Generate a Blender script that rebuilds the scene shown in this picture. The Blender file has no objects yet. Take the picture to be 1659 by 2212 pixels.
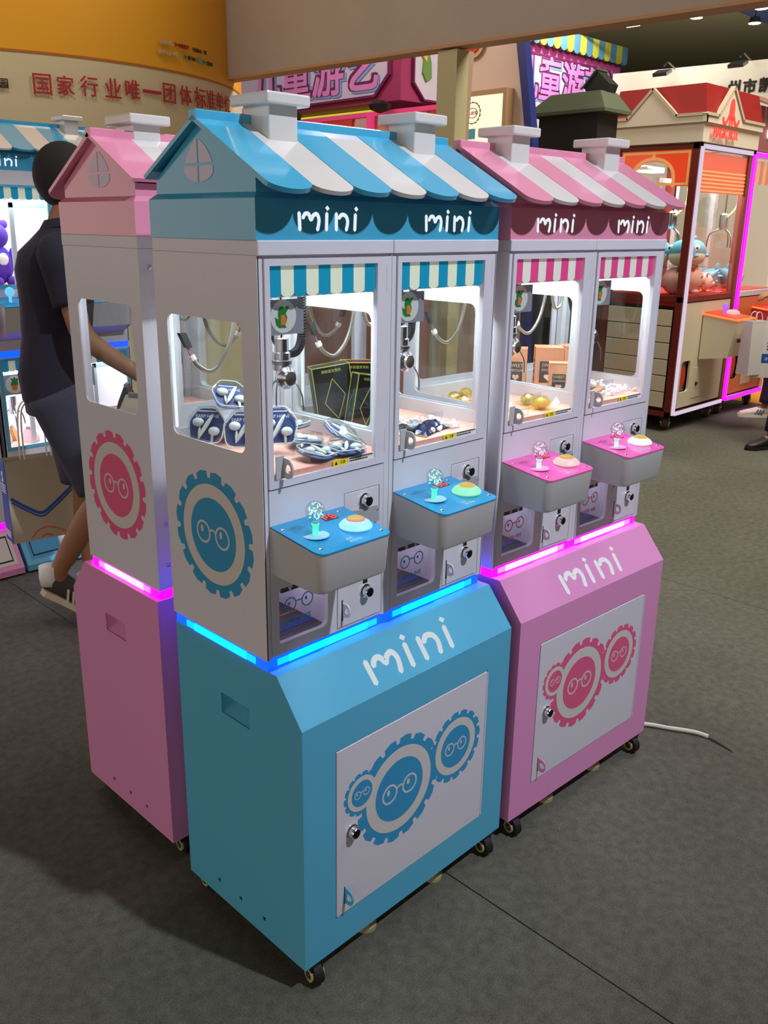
import bpy, bmesh, math, random
from mathutils import Vector, Matrix
from mathutils.geometry import tessellate_polygon
random.seed(7)
PI = math.pi
U = 0.8            # metres per design unit
ZF = -0.07         # the floor in design units
SC = bpy.context.scene
COL = SC.collection
SC.view_settings.view_transform = 'Standard'; SC.view_settings.look = 'None'
SC.view_settings.gamma = 1; SC.view_settings.use_curve_mapping = False
SC.view_settings.exposure = 0.0
SC.cycles.transparent_max_bounces = 40
def W3(x, y, z): return Vector((x*U, y*U, (z-ZF)*U))
# ------------------------------------------------------------------ camera
cam = bpy.data.objects.new('camera', bpy.data.cameras.new('camera')); COL.objects.link(cam); SC.camera = cam
cam.location = W3(-1.13476, -1.35609, 1.80584)
yaw, pitch, roll = -0.788444, -0.298257, 0.0125693
f = Vector((math.sin(-yaw)*math.cos(pitch), math.cos(yaw)*math.cos(pitch), math.sin(pitch)))
r0 = f.cross(Vector((0,0,1))).normalized(); u0 = r0.cross(f)
r1 = r0*math.cos(roll)+u0*math.sin(roll); u1 = u0*math.cos(roll)-r0*math.sin(roll)
cam.rotation_euler = Matrix((r1, u1, -f)).transposed().to_euler()
cam.data.sensor_fit = 'VERTICAL'; cam.data.sensor_height = 36; cam.data.lens = 36*1890.2/2212
cam.data.shift_x = (829.5-810.83)/2212; cam.data.shift_y = (1069-1106)/2212
cam.data.clip_start = 0.05
# ------------------------------------------------------------------ world, hall lights and added fill lamps
wd = bpy.data.worlds.new('hall'); SC.world = wd; wd.use_nodes = True
wd.node_tree.nodes['Background'].inputs[0].default_value = (1.0, 0.84, 0.72, 1)
wd.node_tree.nodes['Background'].inputs[1].default_value = 0.96
def lamp(name, kind, loc, aim, energy, color=(1,1,1), size=.1, size_y=None, spot=None):
    l = bpy.data.lights.new(name, kind); l.energy = energy; l.color = color
    if kind == 'AREA':
        l.size = size
        if size_y: l.shape = 'RECTANGLE'; l.size_y = size_y
    else: l.shadow_soft_size = size
    if spot: l.spot_size = math.radians(spot); l.spot_blend = .95
    o = bpy.data.objects.new(name, l); COL.objects.link(o); o.location = loc
    if aim is not None: o.rotation_euler = (Vector(aim)-Vector(loc)).to_track_quat('-Z', 'Y').to_euler()
    return o
lamp('hall_floodlight', 'SPOT', W3(1.10,-3.15,5.7), W3(1.1,.6,1.4), 700, (.85,.90,1.0), .07, spot=53)
lamp('hall_downlight', 'AREA', W3(6.0,-.5,7), W3(5.6,.4,0), 420, (1.0,.9,.78), 3.0)
lamp('booth_sign_light', 'SPOT', W3(10.6,6.2,5.2), W3(11.2,7.0,3.9), 170, (1,.95,1), .05, spot=110)
lamp('booth_wash_light', 'AREA', W3(4.2,6.2,4.6), W3(6.0,6.4,3.2), 20, (1,.85,1), .6)
lamp('wall_wash_light', 'AREA', W3(9.9,5.0,4.6), W3(11,4.9,3.3), 20, (1,.93,.8), .8)
lamp('added_ceiling_fill', 'AREA', W3(22,8,3.2), W3(24,10,8), 700, (1,.9,.66), 6)  # added fill that lifts the dark ceiling, no known fixture
lamp('added_lilac_fill', 'SPOT', W3(3.3,-1.7,4.6), W3(1.6,0,.7), 70, (.66,.50,1.0), .12, spot=60)  # added lilac fill for the pink machine's front, source invented
lamp('added_drum_fill', 'AREA', W3(.3,2.6,6.3), W3(2.0,4.6,2.9), 30, (1,.92,.8), .8)  # added fill to brighten the banner drum
lamp('panel_wash_light', 'AREA', W3(3.9,4.2,4.2), W3(5,3.4,2.9), 14, (1,.85,.7), .5)
# ------------------------------------------------------------------ materials
def lin(c):
    c = c/255.0
    return c/12.92 if c <= .04045 else ((c+.055)/1.055)**2.4
def rgb(*c): return tuple(lin(v) for v in c)+(1,)
MATS = {}
def mat(name, col, rough=.5, metal=0, emit=None, es=0, noise=0, nscale=60, bump=0, coat=0, spec=.5):
    if name in MATS: return MATS[name]
    m = bpy.data.materials.new(name); m.use_nodes = True; nt = m.node_tree; b = nt.nodes['Principled BSDF']
    b.inputs['Base Color'].default_value = rgb(*col) if max(col) > 1 else tuple(col)+(1,)
    b.inputs['Roughness'].default_value = rough; b.inputs['Metallic'].default_value = metal
    b.inputs['Coat Weight'].default_value = coat; b.inputs['Coat Roughness'].default_value = .06
    b.inputs['Specular IOR Level'].default_value = spec
    if emit is not None:
        b.inputs['Emission Color'].default_value = tuple(emit)+(1,); b.inputs['Emission Strength'].default_value = es
    if noise or bump:
        tc = nt.nodes.new('ShaderNodeTexCoord'); n = nt.nodes.new('ShaderNodeTexNoise'); n.inputs['Scale'].default_value = nscale
        n.inputs['Detail'].default_value = 6
        nt.links.new(tc.outputs['Object'], n.inputs['Vector'])
        if noise:
            mx = nt.nodes.new('ShaderNodeMix'); mx.data_type = 'RGBA'; mx.blend_type = 'MULTIPLY'; mx.inputs[0].default_value = 1
            mr = nt.nodes.new('ShaderNodeMapRange'); mr.inputs[1].default_value = .3; mr.inputs[2].default_value = .7
            mr.inputs[3].default_value = 1-noise; mr.inputs[4].default_value = 1+noise
            nt.links.new(n.outputs['Fac'], mr.inputs[0])
            mx.inputs[6].default_value = b.inputs['Base Color'].default_value[:]
            nt.links.new(mr.outputs[0], mx.inputs[7]); nt.links.new(mx.outputs[2], b.inputs['Base Color'])
        if bump:
            bp = nt.nodes.new('ShaderNodeBump'); bp.inputs['Strength'].default_value = bump; bp.inputs['Distance'].default_value = .002
            nt.links.new(n.outputs['Fac'], bp.inputs['Height']); nt.links.new(bp.outputs[0], b.inputs['Normal'])
    MATS[name] = m; return m
def glassmat(name, tint=(1,1,1), base=.04, rough=.02):
    if name in MATS: return MATS[name]
    m = bpy.data.materials.new(name); m.use_nodes = True; nt = m.node_tree; nt.nodes.clear()
    out = nt.nodes.new('ShaderNodeOutputMaterial'); mx = nt.nodes.new('ShaderNodeMixShader')
    tr = nt.nodes.new('ShaderNodeBsdfTransparent'); tr.inputs[0].default_value = tuple(tint)+(1,)
    gl = nt.nodes.new('ShaderNodeBsdfGlossy'); gl.inputs['Roughness'].default_value = rough
    fr = nt.nodes.new('ShaderNodeLayerWeight'); fr.inputs[0].default_value = .5
    pw = nt.nodes.new('ShaderNodeMath'); pw.operation = 'POWER'; pw.inputs[1].default_value = 4
    ad = nt.nodes.new('ShaderNodeMapRange'); ad.inputs[3].default_value = base; ad.inputs[4].default_value = .8
    nt.links.new(fr.outputs['Facing'], pw.inputs[0]); nt.links.new(pw.outputs[0], ad.inputs[0]); nt.links.new(ad.outputs[0], mx.inputs[0])
    nt.links.new(tr.outputs[0], mx.inputs[1]); nt.links.new(gl.outputs[0], mx.inputs[2]); nt.links.new(mx.outputs[0], out.inputs[0])
    MATS[name] = m; return m
def emat(name, col, s):
    return mat(name, (0.02,0.02,0.02), .5, emit=col, es=s)
M_white = mat('white_powder_coat', (214,213,224), .32, noise=.02, nscale=400, bump=.05)
M_white_gloss = mat('white_gloss', (214,212,210), .15, coat=.4)
M_blue = mat('blue_powder_coat', (88,178,214), .42, noise=.02, nscale=400, bump=.06)
M_pink = mat('pink_powder_coat', (224,148,200), .42, noise=.02, nscale=400, bump=.06)
M_blue_r = mat('blue_gloss_roof', (74,172,212), .14, coat=.5)
M_pink_r = mat('pink_gloss_roof', (228,146,176), .14, coat=.5)
M_blue_p = mat('blue_print', (52,150,200), .4)
M_pink_p = mat('pink_print', (224,92,138), .4)
M_print_w = mat('white_print', (212,208,206), .4)
M_grey = mat('grey_enamel', (188,188,190), .5, noise=.02, nscale=500)
M_dark = mat('black_plastic', (22,22,24), .45)
M_rubber = mat('black_rubber', (16,16,17), .7)
M_chrome = mat('chrome', (226,226,230), .2, metal=1)
M_steel = mat('brushed_steel', (150,152,156), .35, metal=1)
M_key = mat('lock_face', (70,68,70), .3, metal=1)
M_tan = mat('tan_nylon', (170,160,115), .6)
M_groove = mat('dark_gap', (30,28,32), .8)
M_glass = glassmat('clear_glass', (.97,.985,.98))
M_acryl = glassmat('clear_acrylic', (.9,.95,.96), .07)
M_smoke = glassmat('smoked_acrylic', (.80,.80,.84), .07)
M_alu = mat('white_aluminium', (196,202,208), .3)
M_pinkcarpet = mat('pink_felt', (242,176,160), .95, noise=.08, nscale=300, bump=.4)
M_lite = emat('led_white', (1,1,1), 9)
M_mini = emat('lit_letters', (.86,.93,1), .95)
M_silver = mat('silver_hose', (190,186,170), .28, metal=.85)
M_hole = mat('hollow_black', (8,8,9), .9)
M_yel = mat('yellow_label', (236,214,30), .5)
M_ink = mat('black_ink', (22,20,20), .6)
M_paperw = mat('white_paper', (225,225,222), .7)
M_red7 = emat('red_digits', (1,.05,.03), 2.4)
M_redwin = mat('dark_red_display', (70,12,14), .3)
# ------------------------------------------------------------------ builders (design units)
ORG = {}
def T(name, label, cat, o=(0,0,ZF), at=None, rz=0, group=None, rot=None):
    e = bpy.data.objects.new(name, None); COL.objects.link(e); e.empty_display_size = .05
    ORG[e.name] = Vector(o); e.location = W3(*(at if at is not None else o))
    e.rotation_euler = rot if rot else (0,0,rz)
    e['label'] = label; e['category'] = cat
    if group: e['group'] = group
    return e
def S(name, kindobj=None):
    e = bpy.data.objects.new(name, None); COL.objects.link(e); ORG[e.name] = Vector((0,0,ZF)); e['kind'] = 'structure'; return e
def L(name, bm, m, parent=None, label=None, smooth=False, kind=None):
    me = bpy.data.meshes.new(name)
    o_ = ORG[parent.name] if parent is not None else Vector((0,0,ZF))
    for v in bm.verts: v.co = (v.co-o_)*U
    bmesh.ops.recalc_face_normals(bm, faces=bm.faces[:])
    bm.to_mesh(me); bm.free()
    if isinstance(m, (list,tuple)):
        for k in m: me.materials.append(k)
    else: me.materials.append(m)
    if smooth: me.polygons.foreach_set('use_smooth', [True]*len(me.polygons)); 
    ob = bpy.data.objects.new(name, me); COL.objects.link(ob)
    if smooth: me.set_sharp_from_angle(angle=math.radians(40))
    if parent is not None: ob.parent = parent; ORG[ob.name] = o_
    else: ORG[ob.name] = o_
    if label: ob['label'] = label
    if kind: ob['kind'] = kind
    return ob
def share(src, name, parent, off=(0,0,0)):
    ob = bpy.data.objects.new(name, src.data); COL.objects.link(ob); ob.parent = parent; ob.location = Vector(off)*U
    ORG[ob.name] = ORG[parent.name]; return ob
def tag(ob, label, cat, group=None):
    ob['label'] = label; ob['category'] = cat
    if group: ob['group'] = group
    return ob
def copy_tree(o, parent=None):
    c = o.copy(); COL.objects.link(c); c.parent = parent
    if o.name in ORG: ORG[c.name] = ORG[o.name]
    for ch in list(o.children): copy_tree(ch, c)
    return c
def NB(): return bmesh.new()
def box(bm, x0,x1,y0,y1,z0,z1, bev=0, seg=2):
    r = bmesh.ops.create_cube(bm, size=1)
    vs = r['verts']
    for v in vs: v.co = Vector(((x0+x1)/2+v.co.x*(x1-x0), (y0+y1)/2+v.co.y*(y1-y0), (z0+z1)/2+v.co.z*(z1-z0)))
    if bev:
        es = list({e for v in vs for e in v.link_edges})
        bmesh.ops.bevel(bm, geom=es, offset=bev, segments=seg, affect='EDGES', profile=.5)
    return bm
def BX(*a, **k): return box(NB(), *a, **k)
MAPS = {'x': lambda u,v,t:(t,u,v), 'y': lambda u,v,t:(u,t,v), 'z': lambda u,v,t:(u,v,t)}
def plate(bm, loops, mp, t0, t1, caps=(1,1)):
    """flat sheet with holes: loops are 2D, the first is the rim"""
    if isinstance(mp, str): mp = MAPS[mp]
    pts = [p for l in loops for p in l]
    tris = tessellate_polygon([[Vector((p[0],p[1],0)) for p in l] for l in loops])
    A = [bm.verts.new(mp(p[0],p[1],t0)) for p in pts]; B = [bm.verts.new(mp(p[0],p[1],t1)) for p in pts]
    for t in tris:
        for V,c in ((A,caps[0]),(B,caps[1])):
            if c:
                try: bm.faces.new([V[i] for i in t])
                except ValueError: pass
    k = 0
    for l in loops:
        n = len(l)
        for i in range(n):
            a,b = k+i, k+(i+1)%n
            try: bm.faces.new((A[a],A[b],B[b],B[a]))
            except ValueError: pass
        k += n
    return bm
def PL(loops, mp, t0, t1): return plate(NB(), loops, mp, t0, t1)
def rect(x0,x1,y0,y1,r=0,n=5,rs=None):
    if not r and not rs: return [(x0,y0),(x1,y0),(x1,y1),(x0,y1)]
    rs = rs or (r,)*4; out = []
    for (cx,cy,a,sx,sy,rr) in ((x0,y0,PI,1,1,rs[0]),(x1,y0,1.5*PI,-1,1,rs[1]),(x1,y1,0,-1,-1,rs[2]),(x0,y1,.5*PI,1,-1,rs[3])):
        if rr <= 0: out.append((cx,cy)); continue
        for i in range(n+1):
            t = a+i/n*PI/2; out.append((cx+sx*rr+rr*math.cos(t), cy+sy*rr+rr*math.sin(t)))
    return out
def circ(cx,cy,r,n=32,ry=None,a0=0): return [(cx+r*math.cos(a0+2*PI*i/n), cy+(ry or r)*math.sin(a0+2*PI*i/n)) for i in range(n)]
def lathe(bm, prof, c, axis='z', n=20):
    c = Vector(c); rings = []
    for (r,h) in prof:
        ring = []
        for i in range(n):
            a = 2*PI*i/n; x,y = r*math.cos(a), r*math.sin(a)
            p = {'z':(x,y,h),'y':(x,h,y),'x':(h,x,y)}[axis]
            ring.append(bm.verts.new(c+Vector(p)))
        rings.append(ring)
    for a,b in zip(rings,rings[1:]):
        for i in range(n): bm.faces.new((a[i],a[(i+1)%n],b[(i+1)%n],b[i]))
    bm.faces.new(rings[0]); bm.faces.new(rings[-1])
    return bm
def LA(prof, c, axis='z', n=20): return lathe(NB(), prof, c, axis, n)
def tube(bm, pts, r, n=8, closed=False):
    pts = [Vector(p) for p in pts]; rings = []; m = len(pts)
    rr = r if isinstance(r,(list,tuple)) else [r]*m
    prev = None
    for i,p in enumerate(pts):
        if closed: d = pts[(i+1)%m]-pts[i-1]
        else: d = pts[min(i+1,m-1)]-pts[max(i-1,0)]
        d.normalize()
        if prev is None: a = d.orthogonal().normalized()
        else: a = (prev-d*prev.dot(d)); a = a.normalized() if a.length > 1e-6 else d.orthogonal().normalized()
        prev = a; b = d.cross(a)
        rings.append([bm.verts.new(p+a*rr[i]*math.cos(2*PI*k/n)+b*rr[i]*math.sin(2*PI*k/n)) for k in range(n)])
    for i in range(m if closed else m-1):
        a,b = rings[i], rings[(i+1)%m]
        for k in range(n): bm.faces.new((a[k],a[(k+1)%n],b[(k+1)%n],b[k]))
    if not closed: bm.faces.new(rings[0]); bm.faces.new(rings[-1])
    return bm
def TU(pts, r, n=8, closed=False): return tube(NB(), pts, r, n, closed)
def spline(P, k=6):
    P = [Vector(p) for p in P]; out = []
    for i in range(len(P)-1):
        a,b,c,d = P[max(i-1,0)],P[i],P[i+1],P[min(i+2,len(P)-1)]
        for j in range(k):
            t = j/k; out.append(.5*((2*b)+(c-a)*t+(2*a-5*b+4*c-d)*t*t+(3*b-a-3*c+d)*t**3))
    out.append(P[-1]); return out
def ell(bm, c, rx, ry, rz, rot=None, u=16, v=10):
    r = bmesh.ops.create_uvsphere(bm, u_segments=u, v_segments=v, radius=1)
    for w in r['verts']:
        p = Vector((w.co.x*rx, w.co.y*ry, w.co.z*rz))
        if rot: p = rot @ p
        w.co = p+Vector(c)
    return bm
def EL(c, rx, ry, rz, rot=None, u=16, v=10): return ell(NB(), c, rx, ry, rz, rot, u, v)
def loft(bm, loops, cap=(True,True)):
    R = [[bm.verts.new(p) for p in l] for l in loops]; n = len(R[0])
    for a,b in zip(R,R[1:]):
        for i in range(n): bm.faces.new((a[i],a[(i+1)%n],b[(i+1)%n],b[i]))
    if cap[0]: bm.faces.new(R[0])
    if cap[1]: bm.faces.new(R[-1])
    return bm
def text_bm(s, size, mp, depth=.001, align='CENTER', bold=0, sx=1, box_h=None):
    cu = bpy.data.curves.new('t','FONT'); cu.body = s; cu.size = 1; cu.align_x = align; cu.align_y = 'BOTTOM_BASELINE' if False else 'BOTTOM'
    cu.extrude = .0; cu.resolution_u = 2
    ob = bpy.data.objects.new('t', cu); COL.objects.link(ob)
    dg = bpy.context.evaluated_depsgraph_get(); me = bpy.data.meshes.new_from_object(ob.evaluated_get(dg))
    bm = NB(); bm.from_mesh(me)
    bpy.data.objects.remove(ob); bpy.data.curves.remove(cu); bpy.data.meshes.remove(me)
    bmesh.ops.remove_doubles(bm, verts=bm.verts[:], dist=1e-5)
    if bold:
        src = bm.faces[:]+bm.edges[:]+bm.verts[:]; zz = 0
        for dx,dy in ((bold*2,0),(0,bold*2),(bold*2,bold*2)) if bold < .02 else ((bold*2,0),(0,bold*2),(bold*2,bold*2),(-bold*2,0),(0,-bold*2),(-bold*2,bold*2),(bold*2,-bold*2),(-bold*2,-bold*2)):
            zz += 2.5e-4; d = bmesh.ops.duplicate(bm, geom=src); bmesh.ops.translate(bm, verts=[v for v in d['geom'] if isinstance(v, bmesh.types.BMVert)], vec=(dx*.4,dy*.4,zz))
    r = bmesh.ops.extrude_face_region(bm, geom=bm.faces[:]); top = {e for e in r['geom'] if isinstance(e, bmesh.types.BMVert)}
    if box_h:
        zs = [v.co.y for v in bm.verts]; xs = [v.co.x for v in bm.verts]
        y0 = min(zs); k = box_h/(max(zs)-y0); xc = (max(xs)+min(xs))/2 if align == 'CENTER' else min(xs)
    else: y0, k, xc = 0, size, 0
    if isinstance(mp, str): mp = MAPS[mp]
    for v in bm.verts:
        t = (depth if v in top else 0)+v.co.z*min(1, depth/.004)
        v.co = Vector(mp((v.co.x-xc)*k*sx, (v.co.y-y0)*k, t))
    return bm
def stroke(path, w, k=6, cap=True):
    """outline of a pen stroke, 2D"""
    P = spline([(p[0],p[1],0) for p in path], k) if len(path) > 2 else [Vector((p[0],p[1],0)) for p in path]
    Lf, Rt = [], []
    for i,p in enumerate(P):
        d = (P[min(i+1,len(P)-1)]-P[max(i-1,0)]).normalized(); nrm = Vector((-d.y,d.x,0))*w/2
        Lf.append((p+nrm)); Rt.append((p-nrm))
    d0 = (P[0]-P[1]).normalized()*w/2; d1 = (P[-1]-P[-2]).normalized()*w/2
    out = Lf+[P[-1]+d1*.8]+Rt[::-1]+[P[0]+d0*.8]
    return [(q.x,q.y) for q in out]
MINI = [[[(.025,.70),(.035,.02)]], [[(.085,.50),(.12,.66),(.175,.66),(.215,.44),(.25,.60),(.31,.66),(.345,.42),(.32,.02)]],
        [[(.475,.70),(.467,.02)]], [[(.635,.70),(.635,.02)]], [[(.68,.52),(.73,.66),(.80,.60),(.83,.36),(.805,.02)]], [[(.965,.68),(.955,.02)]]]
def mini_letters(parent, x0, wid, hgt, mp, t0, t1, m, w=.048):
    names = ['letter_m','letter_m','letter_i','letter_n','letter_n','letter_i']
    groups = {'letter_m':[0,1],'letter_i':[2],'letter_n':[3,4],'letter_i_':[5]}
    mpf = MAPS[mp] if isinstance(mp,str) else mp
    for nm, idx in groups.items():
        bm = NB()
        for i in idx:
            path = MINI[i][0]
            pts = stroke([(p[0]*wid, p[1]*hgt) for p in path], w*wid)
            plate(bm, [pts], lambda a,b,t: mpf(x0+a, b, t), t0, t1)
        if nm.startswith('letter_i'):
            cx = .48 if nm == 'letter_i' else .975; ww = .04
            pts = [((cx-ww*.7)*wid,.93*hgt),((cx+ww*.1)*wid,.81*hgt),((cx+ww)*wid,.90*hgt),((cx+ww*.1)*wid,1.02*hgt)]
            plate(bm, [pts], lambda a,b,t: mpf(x0+a, b, t), t0, t1)
        L(nm.rstrip('_'), bm, m, parent)
def gear_pts(cx, cy, R, n=16, a0=0.1):
    out = []
    for i in range(n):
        b = a0+2*PI*i/n; s = 2*PI/n
        for fr,rr in ((0,.90),(.04,1.0),(.40,1.015),(.76,.985),(.80,.90),(.97,.90)):
            out.append((cx+R*rr*math.cos(b+s*fr), cy+R*rr*math.sin(b+s*fr)))
    return out
def emblem(parent, mp, t, d, gears, colm, wm, mirror=1):
    """gears with bespectacled discs printed on a panel; t = surface, d = outward step"""
    for i,(cx,cy,R) in enumerate(gears):
        L('gear_rim', PL([gear_pts(cx,cy,R,16 if R > .1 else 14, .1+i)], mp, t, t+d*(.6+.25*i)), colm, parent)
    for i,(cx,cy,R) in enumerate(gears):
        L('gear_ring', PL([circ(cx,cy,.80*R,48)], mp, t, t+d*(1.7+.25*i)), wm, parent)
    for cx,cy,R in gears:
        g = L('gear_disc', PL([circ(cx,cy,.585*R,48)], mp, t, t+d*3), colm, parent)
        bm = NB()
        for s in (-1,1):
            ex = cx+s*.24*R*1.02; ey = cy
            plate(bm, [circ(ex,ey,.185*R,32), circ(ex,ey,.15*R,32)], mp, t, t+d*4)
            plate(bm, [circ(ex-.035*R,ey+.045*R,.035*R,12,.06*R)], mp, t, t+d*4)
        b = [(-.075,.05),(-.04,.085),(.04,.085),(.075,.05),(.06,.03),(.03,.055),(-.03,.055),(-.06,.03)]
        plate(bm, [[(cx+a*R, cy+c*R) for a,c in b]], mp, t, t+d*4)
        L('spectacles', bm, wm, parent)
# ------------------------------------------------------------------ the setting
G0, G1 = -9, 40
fl = S('floor')
L('floor_slab', BX(-12,40,-12,34,ZF-.12,ZF-.012), mat('floor_concrete', (60,58,54), .9), fl)
M_carpet = mat('grey_carpet', (70,69,65), .95, noise=.30, nscale=9, bump=.5)
def carpet_mat():
    m = bpy.data.materials.new('hall_carpet'); m.use_nodes = True; nt = m.node_tree; b = nt.nodes['Principled BSDF']
    tc = nt.nodes.new('ShaderNodeTexCoord'); b.inputs['Roughness'].default_value = .9; b.inputs['Specular IOR Level'].default_value = .25
    def nz(sc, det, lo, hi, dist=0):
        n = nt.nodes.new('ShaderNodeTexNoise'); n.inputs['Scale'].default_value = sc; n.inputs['Detail'].default_value = det; n.inputs['Distortion'].default_value = dist
        nt.links.new(tc.outputs['Object'], n.inputs['Vector'])
        r = nt.nodes.new('ShaderNodeMapRange'); r.inputs[1].default_value = .3; r.inputs[2].default_value = .7; r.inputs[3].default_value = lo; r.inputs[4].default_value = hi
        nt.links.new(n.outputs['Fac'], r.inputs[0]); return n, r
    n1,a = nz(1.6,4,.86,1.12); n2,b2 = nz(38,9,.80,1.2,.3); n3,c = nz(300,4,.68,1.36)
    m1 = nt.nodes.new('ShaderNodeMath'); m1.operation = 'MULTIPLY'; m2 = nt.nodes.new('ShaderNodeMath'); m2.operation = 'MULTIPLY'
    nt.links.new(a.outputs[0], m1.inputs[0]); nt.links.new(b2.outputs[0], m1.inputs[1]); nt.links.new(m1.outputs[0], m2.inputs[0]); nt.links.new(c.outputs[0], m2.inputs[1])
    mx = nt.nodes.new('ShaderNodeMix'); mx.data_type = 'RGBA'; mx.blend_type = 'MULTIPLY'; mx.inputs[0].default_value = 1
    mx.inputs[6].default_value = rgb(90,90,80); nt.links.new(m2.outputs[0], mx.inputs[7]); nt.links.new(mx.outputs[2], b.inputs['Base Color'])
    bp = nt.nodes.new('ShaderNodeBump'); bp.inputs['Strength'].default_value = .5; bp.inputs['Distance'].default_value = .002
    nt.links.new(n3.outputs['Fac'], bp.inputs['Height']); nt.links.new(bp.outputs[0], b.inputs['Normal'])
    return m
M_carpet = carpet_mat()
for i in range(-4, 9):
    x0 = .59+2.66*i; x1 = x0+2.66
    L('carpet_panel', BX(x0+.0035, x1, -11, 30, ZF-.012, ZF, bev=.0015, seg=1), M_carpet, fl)
L('carpet_slit', PL([[(1.845,-.02),(1.875,-.10),(1.885,-.20),(1.862,-.285),(1.85,-.30),(1.87,-.20),(1.862,-.10)]], 'z', ZF-.002, ZF+.0015), M_hole, fl)
ce = S('ceiling')
L('ceiling_slab', BX(-12,40,-12,34,8.0,8.2), mat('ceiling_olive', (92,86,66), .9), ce)
L('ceiling_panel', BX(13,40,-6,11.2,7.8,7.9), mat('navy_banner', (34,44,84), .8), ce, label='navy blue cloth hung under the dark ceiling')
wb = S('wall_back')
L('wall_panel', BX(-12,40,33.8,34,ZF,8.0), mat('hall_wall', (120,112,92), .9), wb)
wf = S('wall_light_block')  # unseen wall added to cut ambient light from the front
L('wall_panel', BX(-4.5,40,-10.2,-10,ZF,8.0), mat('wall_light_block_dark', (70,64,60), .9), wf)
wr = S('wall_right')
L('wall_panel', BX(39.8,40,-12,34,ZF,8.0), mat('hall_wall', (120,112,92), .9), wr)
for k,(x,y) in enumerate([(22.31,10.57),(23.9,9.74),(22.41,8.95)]):
    t = T('ceiling_light', ['round white hall lamp on the navy ceiling cloth, leftmost of the three','round white hall lamp on the navy ceiling, near the right edge of the photo','round white hall lamp on the navy ceiling, highest of the three','far hall lamp hanging behind the navy ceiling cloth','far hall lamp under the ceiling at the right edge'][k], 'ceiling light', (x,y,7.0), group='ceiling lamps')
    L('housing', LA([(.05,.16),(.12,.14),(.16,0)], (x,y,7.0), n=14), M_dark, t); L('lens', LA([(.15,-.01),(.14,.01)], (x,y,7.0), n=14), emat('lamp_lens', (1,.98,.9), 14), t)
    L('drop_rod', TU([(x,y,7.15),(x,y,8.0)], .015, 6), M_dark, t)
# ------------------------------------------------------------------ the double claw machines
MW, MD, H1, H2, CH = .8, .512, .690, .799, .089
TX, TR, TY, TB = -.005, .79, .1157, .511
TZ0, TZ1, TZ2 = .828, 1.744, 1.775
UW = (TR-TX)/2
FZ = 1.275
SLOPE = lambda y: 1.158-(TY-y)*.13
def tab_ring(parent, x, z, y, m, h=.044, w=.03, name='pull_tab', t=.004):
    pts = [(y,z-h/2),(y-w*.45,z-h/2)]+[(y-w*.5+ -w*.5*math.sin(a), z-h/2*math.cos(a)) for a in [PI*i/10 for i in range(1,10)]]+[(y-w*.45,z+h/2),(y,z+h/2)]
    return L(name, PL([pts, circ(y-w*.52,z,h*.22,14)], 'x', x-t/2, x+t/2), m, parent)
def lock(parent, x, z, y, r=.014):
    a = L('lock', LA([(r*1.3,0),(r*1.3,-.003),(r,-.005),(r,-.016),(r*.86,-.019),(r*.8,-.0165)], (x,y,z), 'y', 20), M_chrome, parent, smooth=True)
    L('key_slot', plate(BX(x-r*.12,x+r*.12,y-.0205,y-.0195,z-r*.45,z+r*.45), [circ(x,z,r*.74,18)], 'y', y-.0196, y-.017), M_key, a)
    return a
def caster(parent, x, y, z0, s=1.0, hv=.07, name='caster', fork=M_dark, wheel=M_rubber, aim=0.6):
    R = hv*.45; c = Vector((x,y,0)); d = Vector((math.cos(aim),math.sin(aim),0)); nrm = Vector((-d.y,d.x,0))
    top = z0; wz = ZF+R; q = c+d*R*.55; q.z = wz
    def mpw(u,v,t): p = q+d*u+nrm*t; return (p.x,p.y,q.z+v)
    bm = NB(); plate(bm, [circ(0,0,R,22)], mpw, -R*.38, R*.38)
    k = L(name, PL([rect(x-R*.95,x+R*.95,y-R*.95,y+R*.95,R*.3)], 'z', top-.008, top), M_dark, parent)
    L('wheel', bm, wheel, k)
    for s2 in (-1,1):
        L('fork', PL([[(-R*1.25,hv-R-.006),(R*.4,hv-R-.006),(R*.45,0),(0,-R*.42),(-R*.45,0)]], mpw, s2*R*.5-R*.07, s2*R*.5+R*.07), fork, k)
        L('hub', PL([circ(0,0,R*.62,18), circ(0,0,R*.4,18)], mpw, s2*R*.42, s2*R*.62), M_tan, k)
    L('axle', PL([circ(0,0,R*.2,12)], mpw, -R*.72, R*.72), M_chrome, k)
    return k
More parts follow.
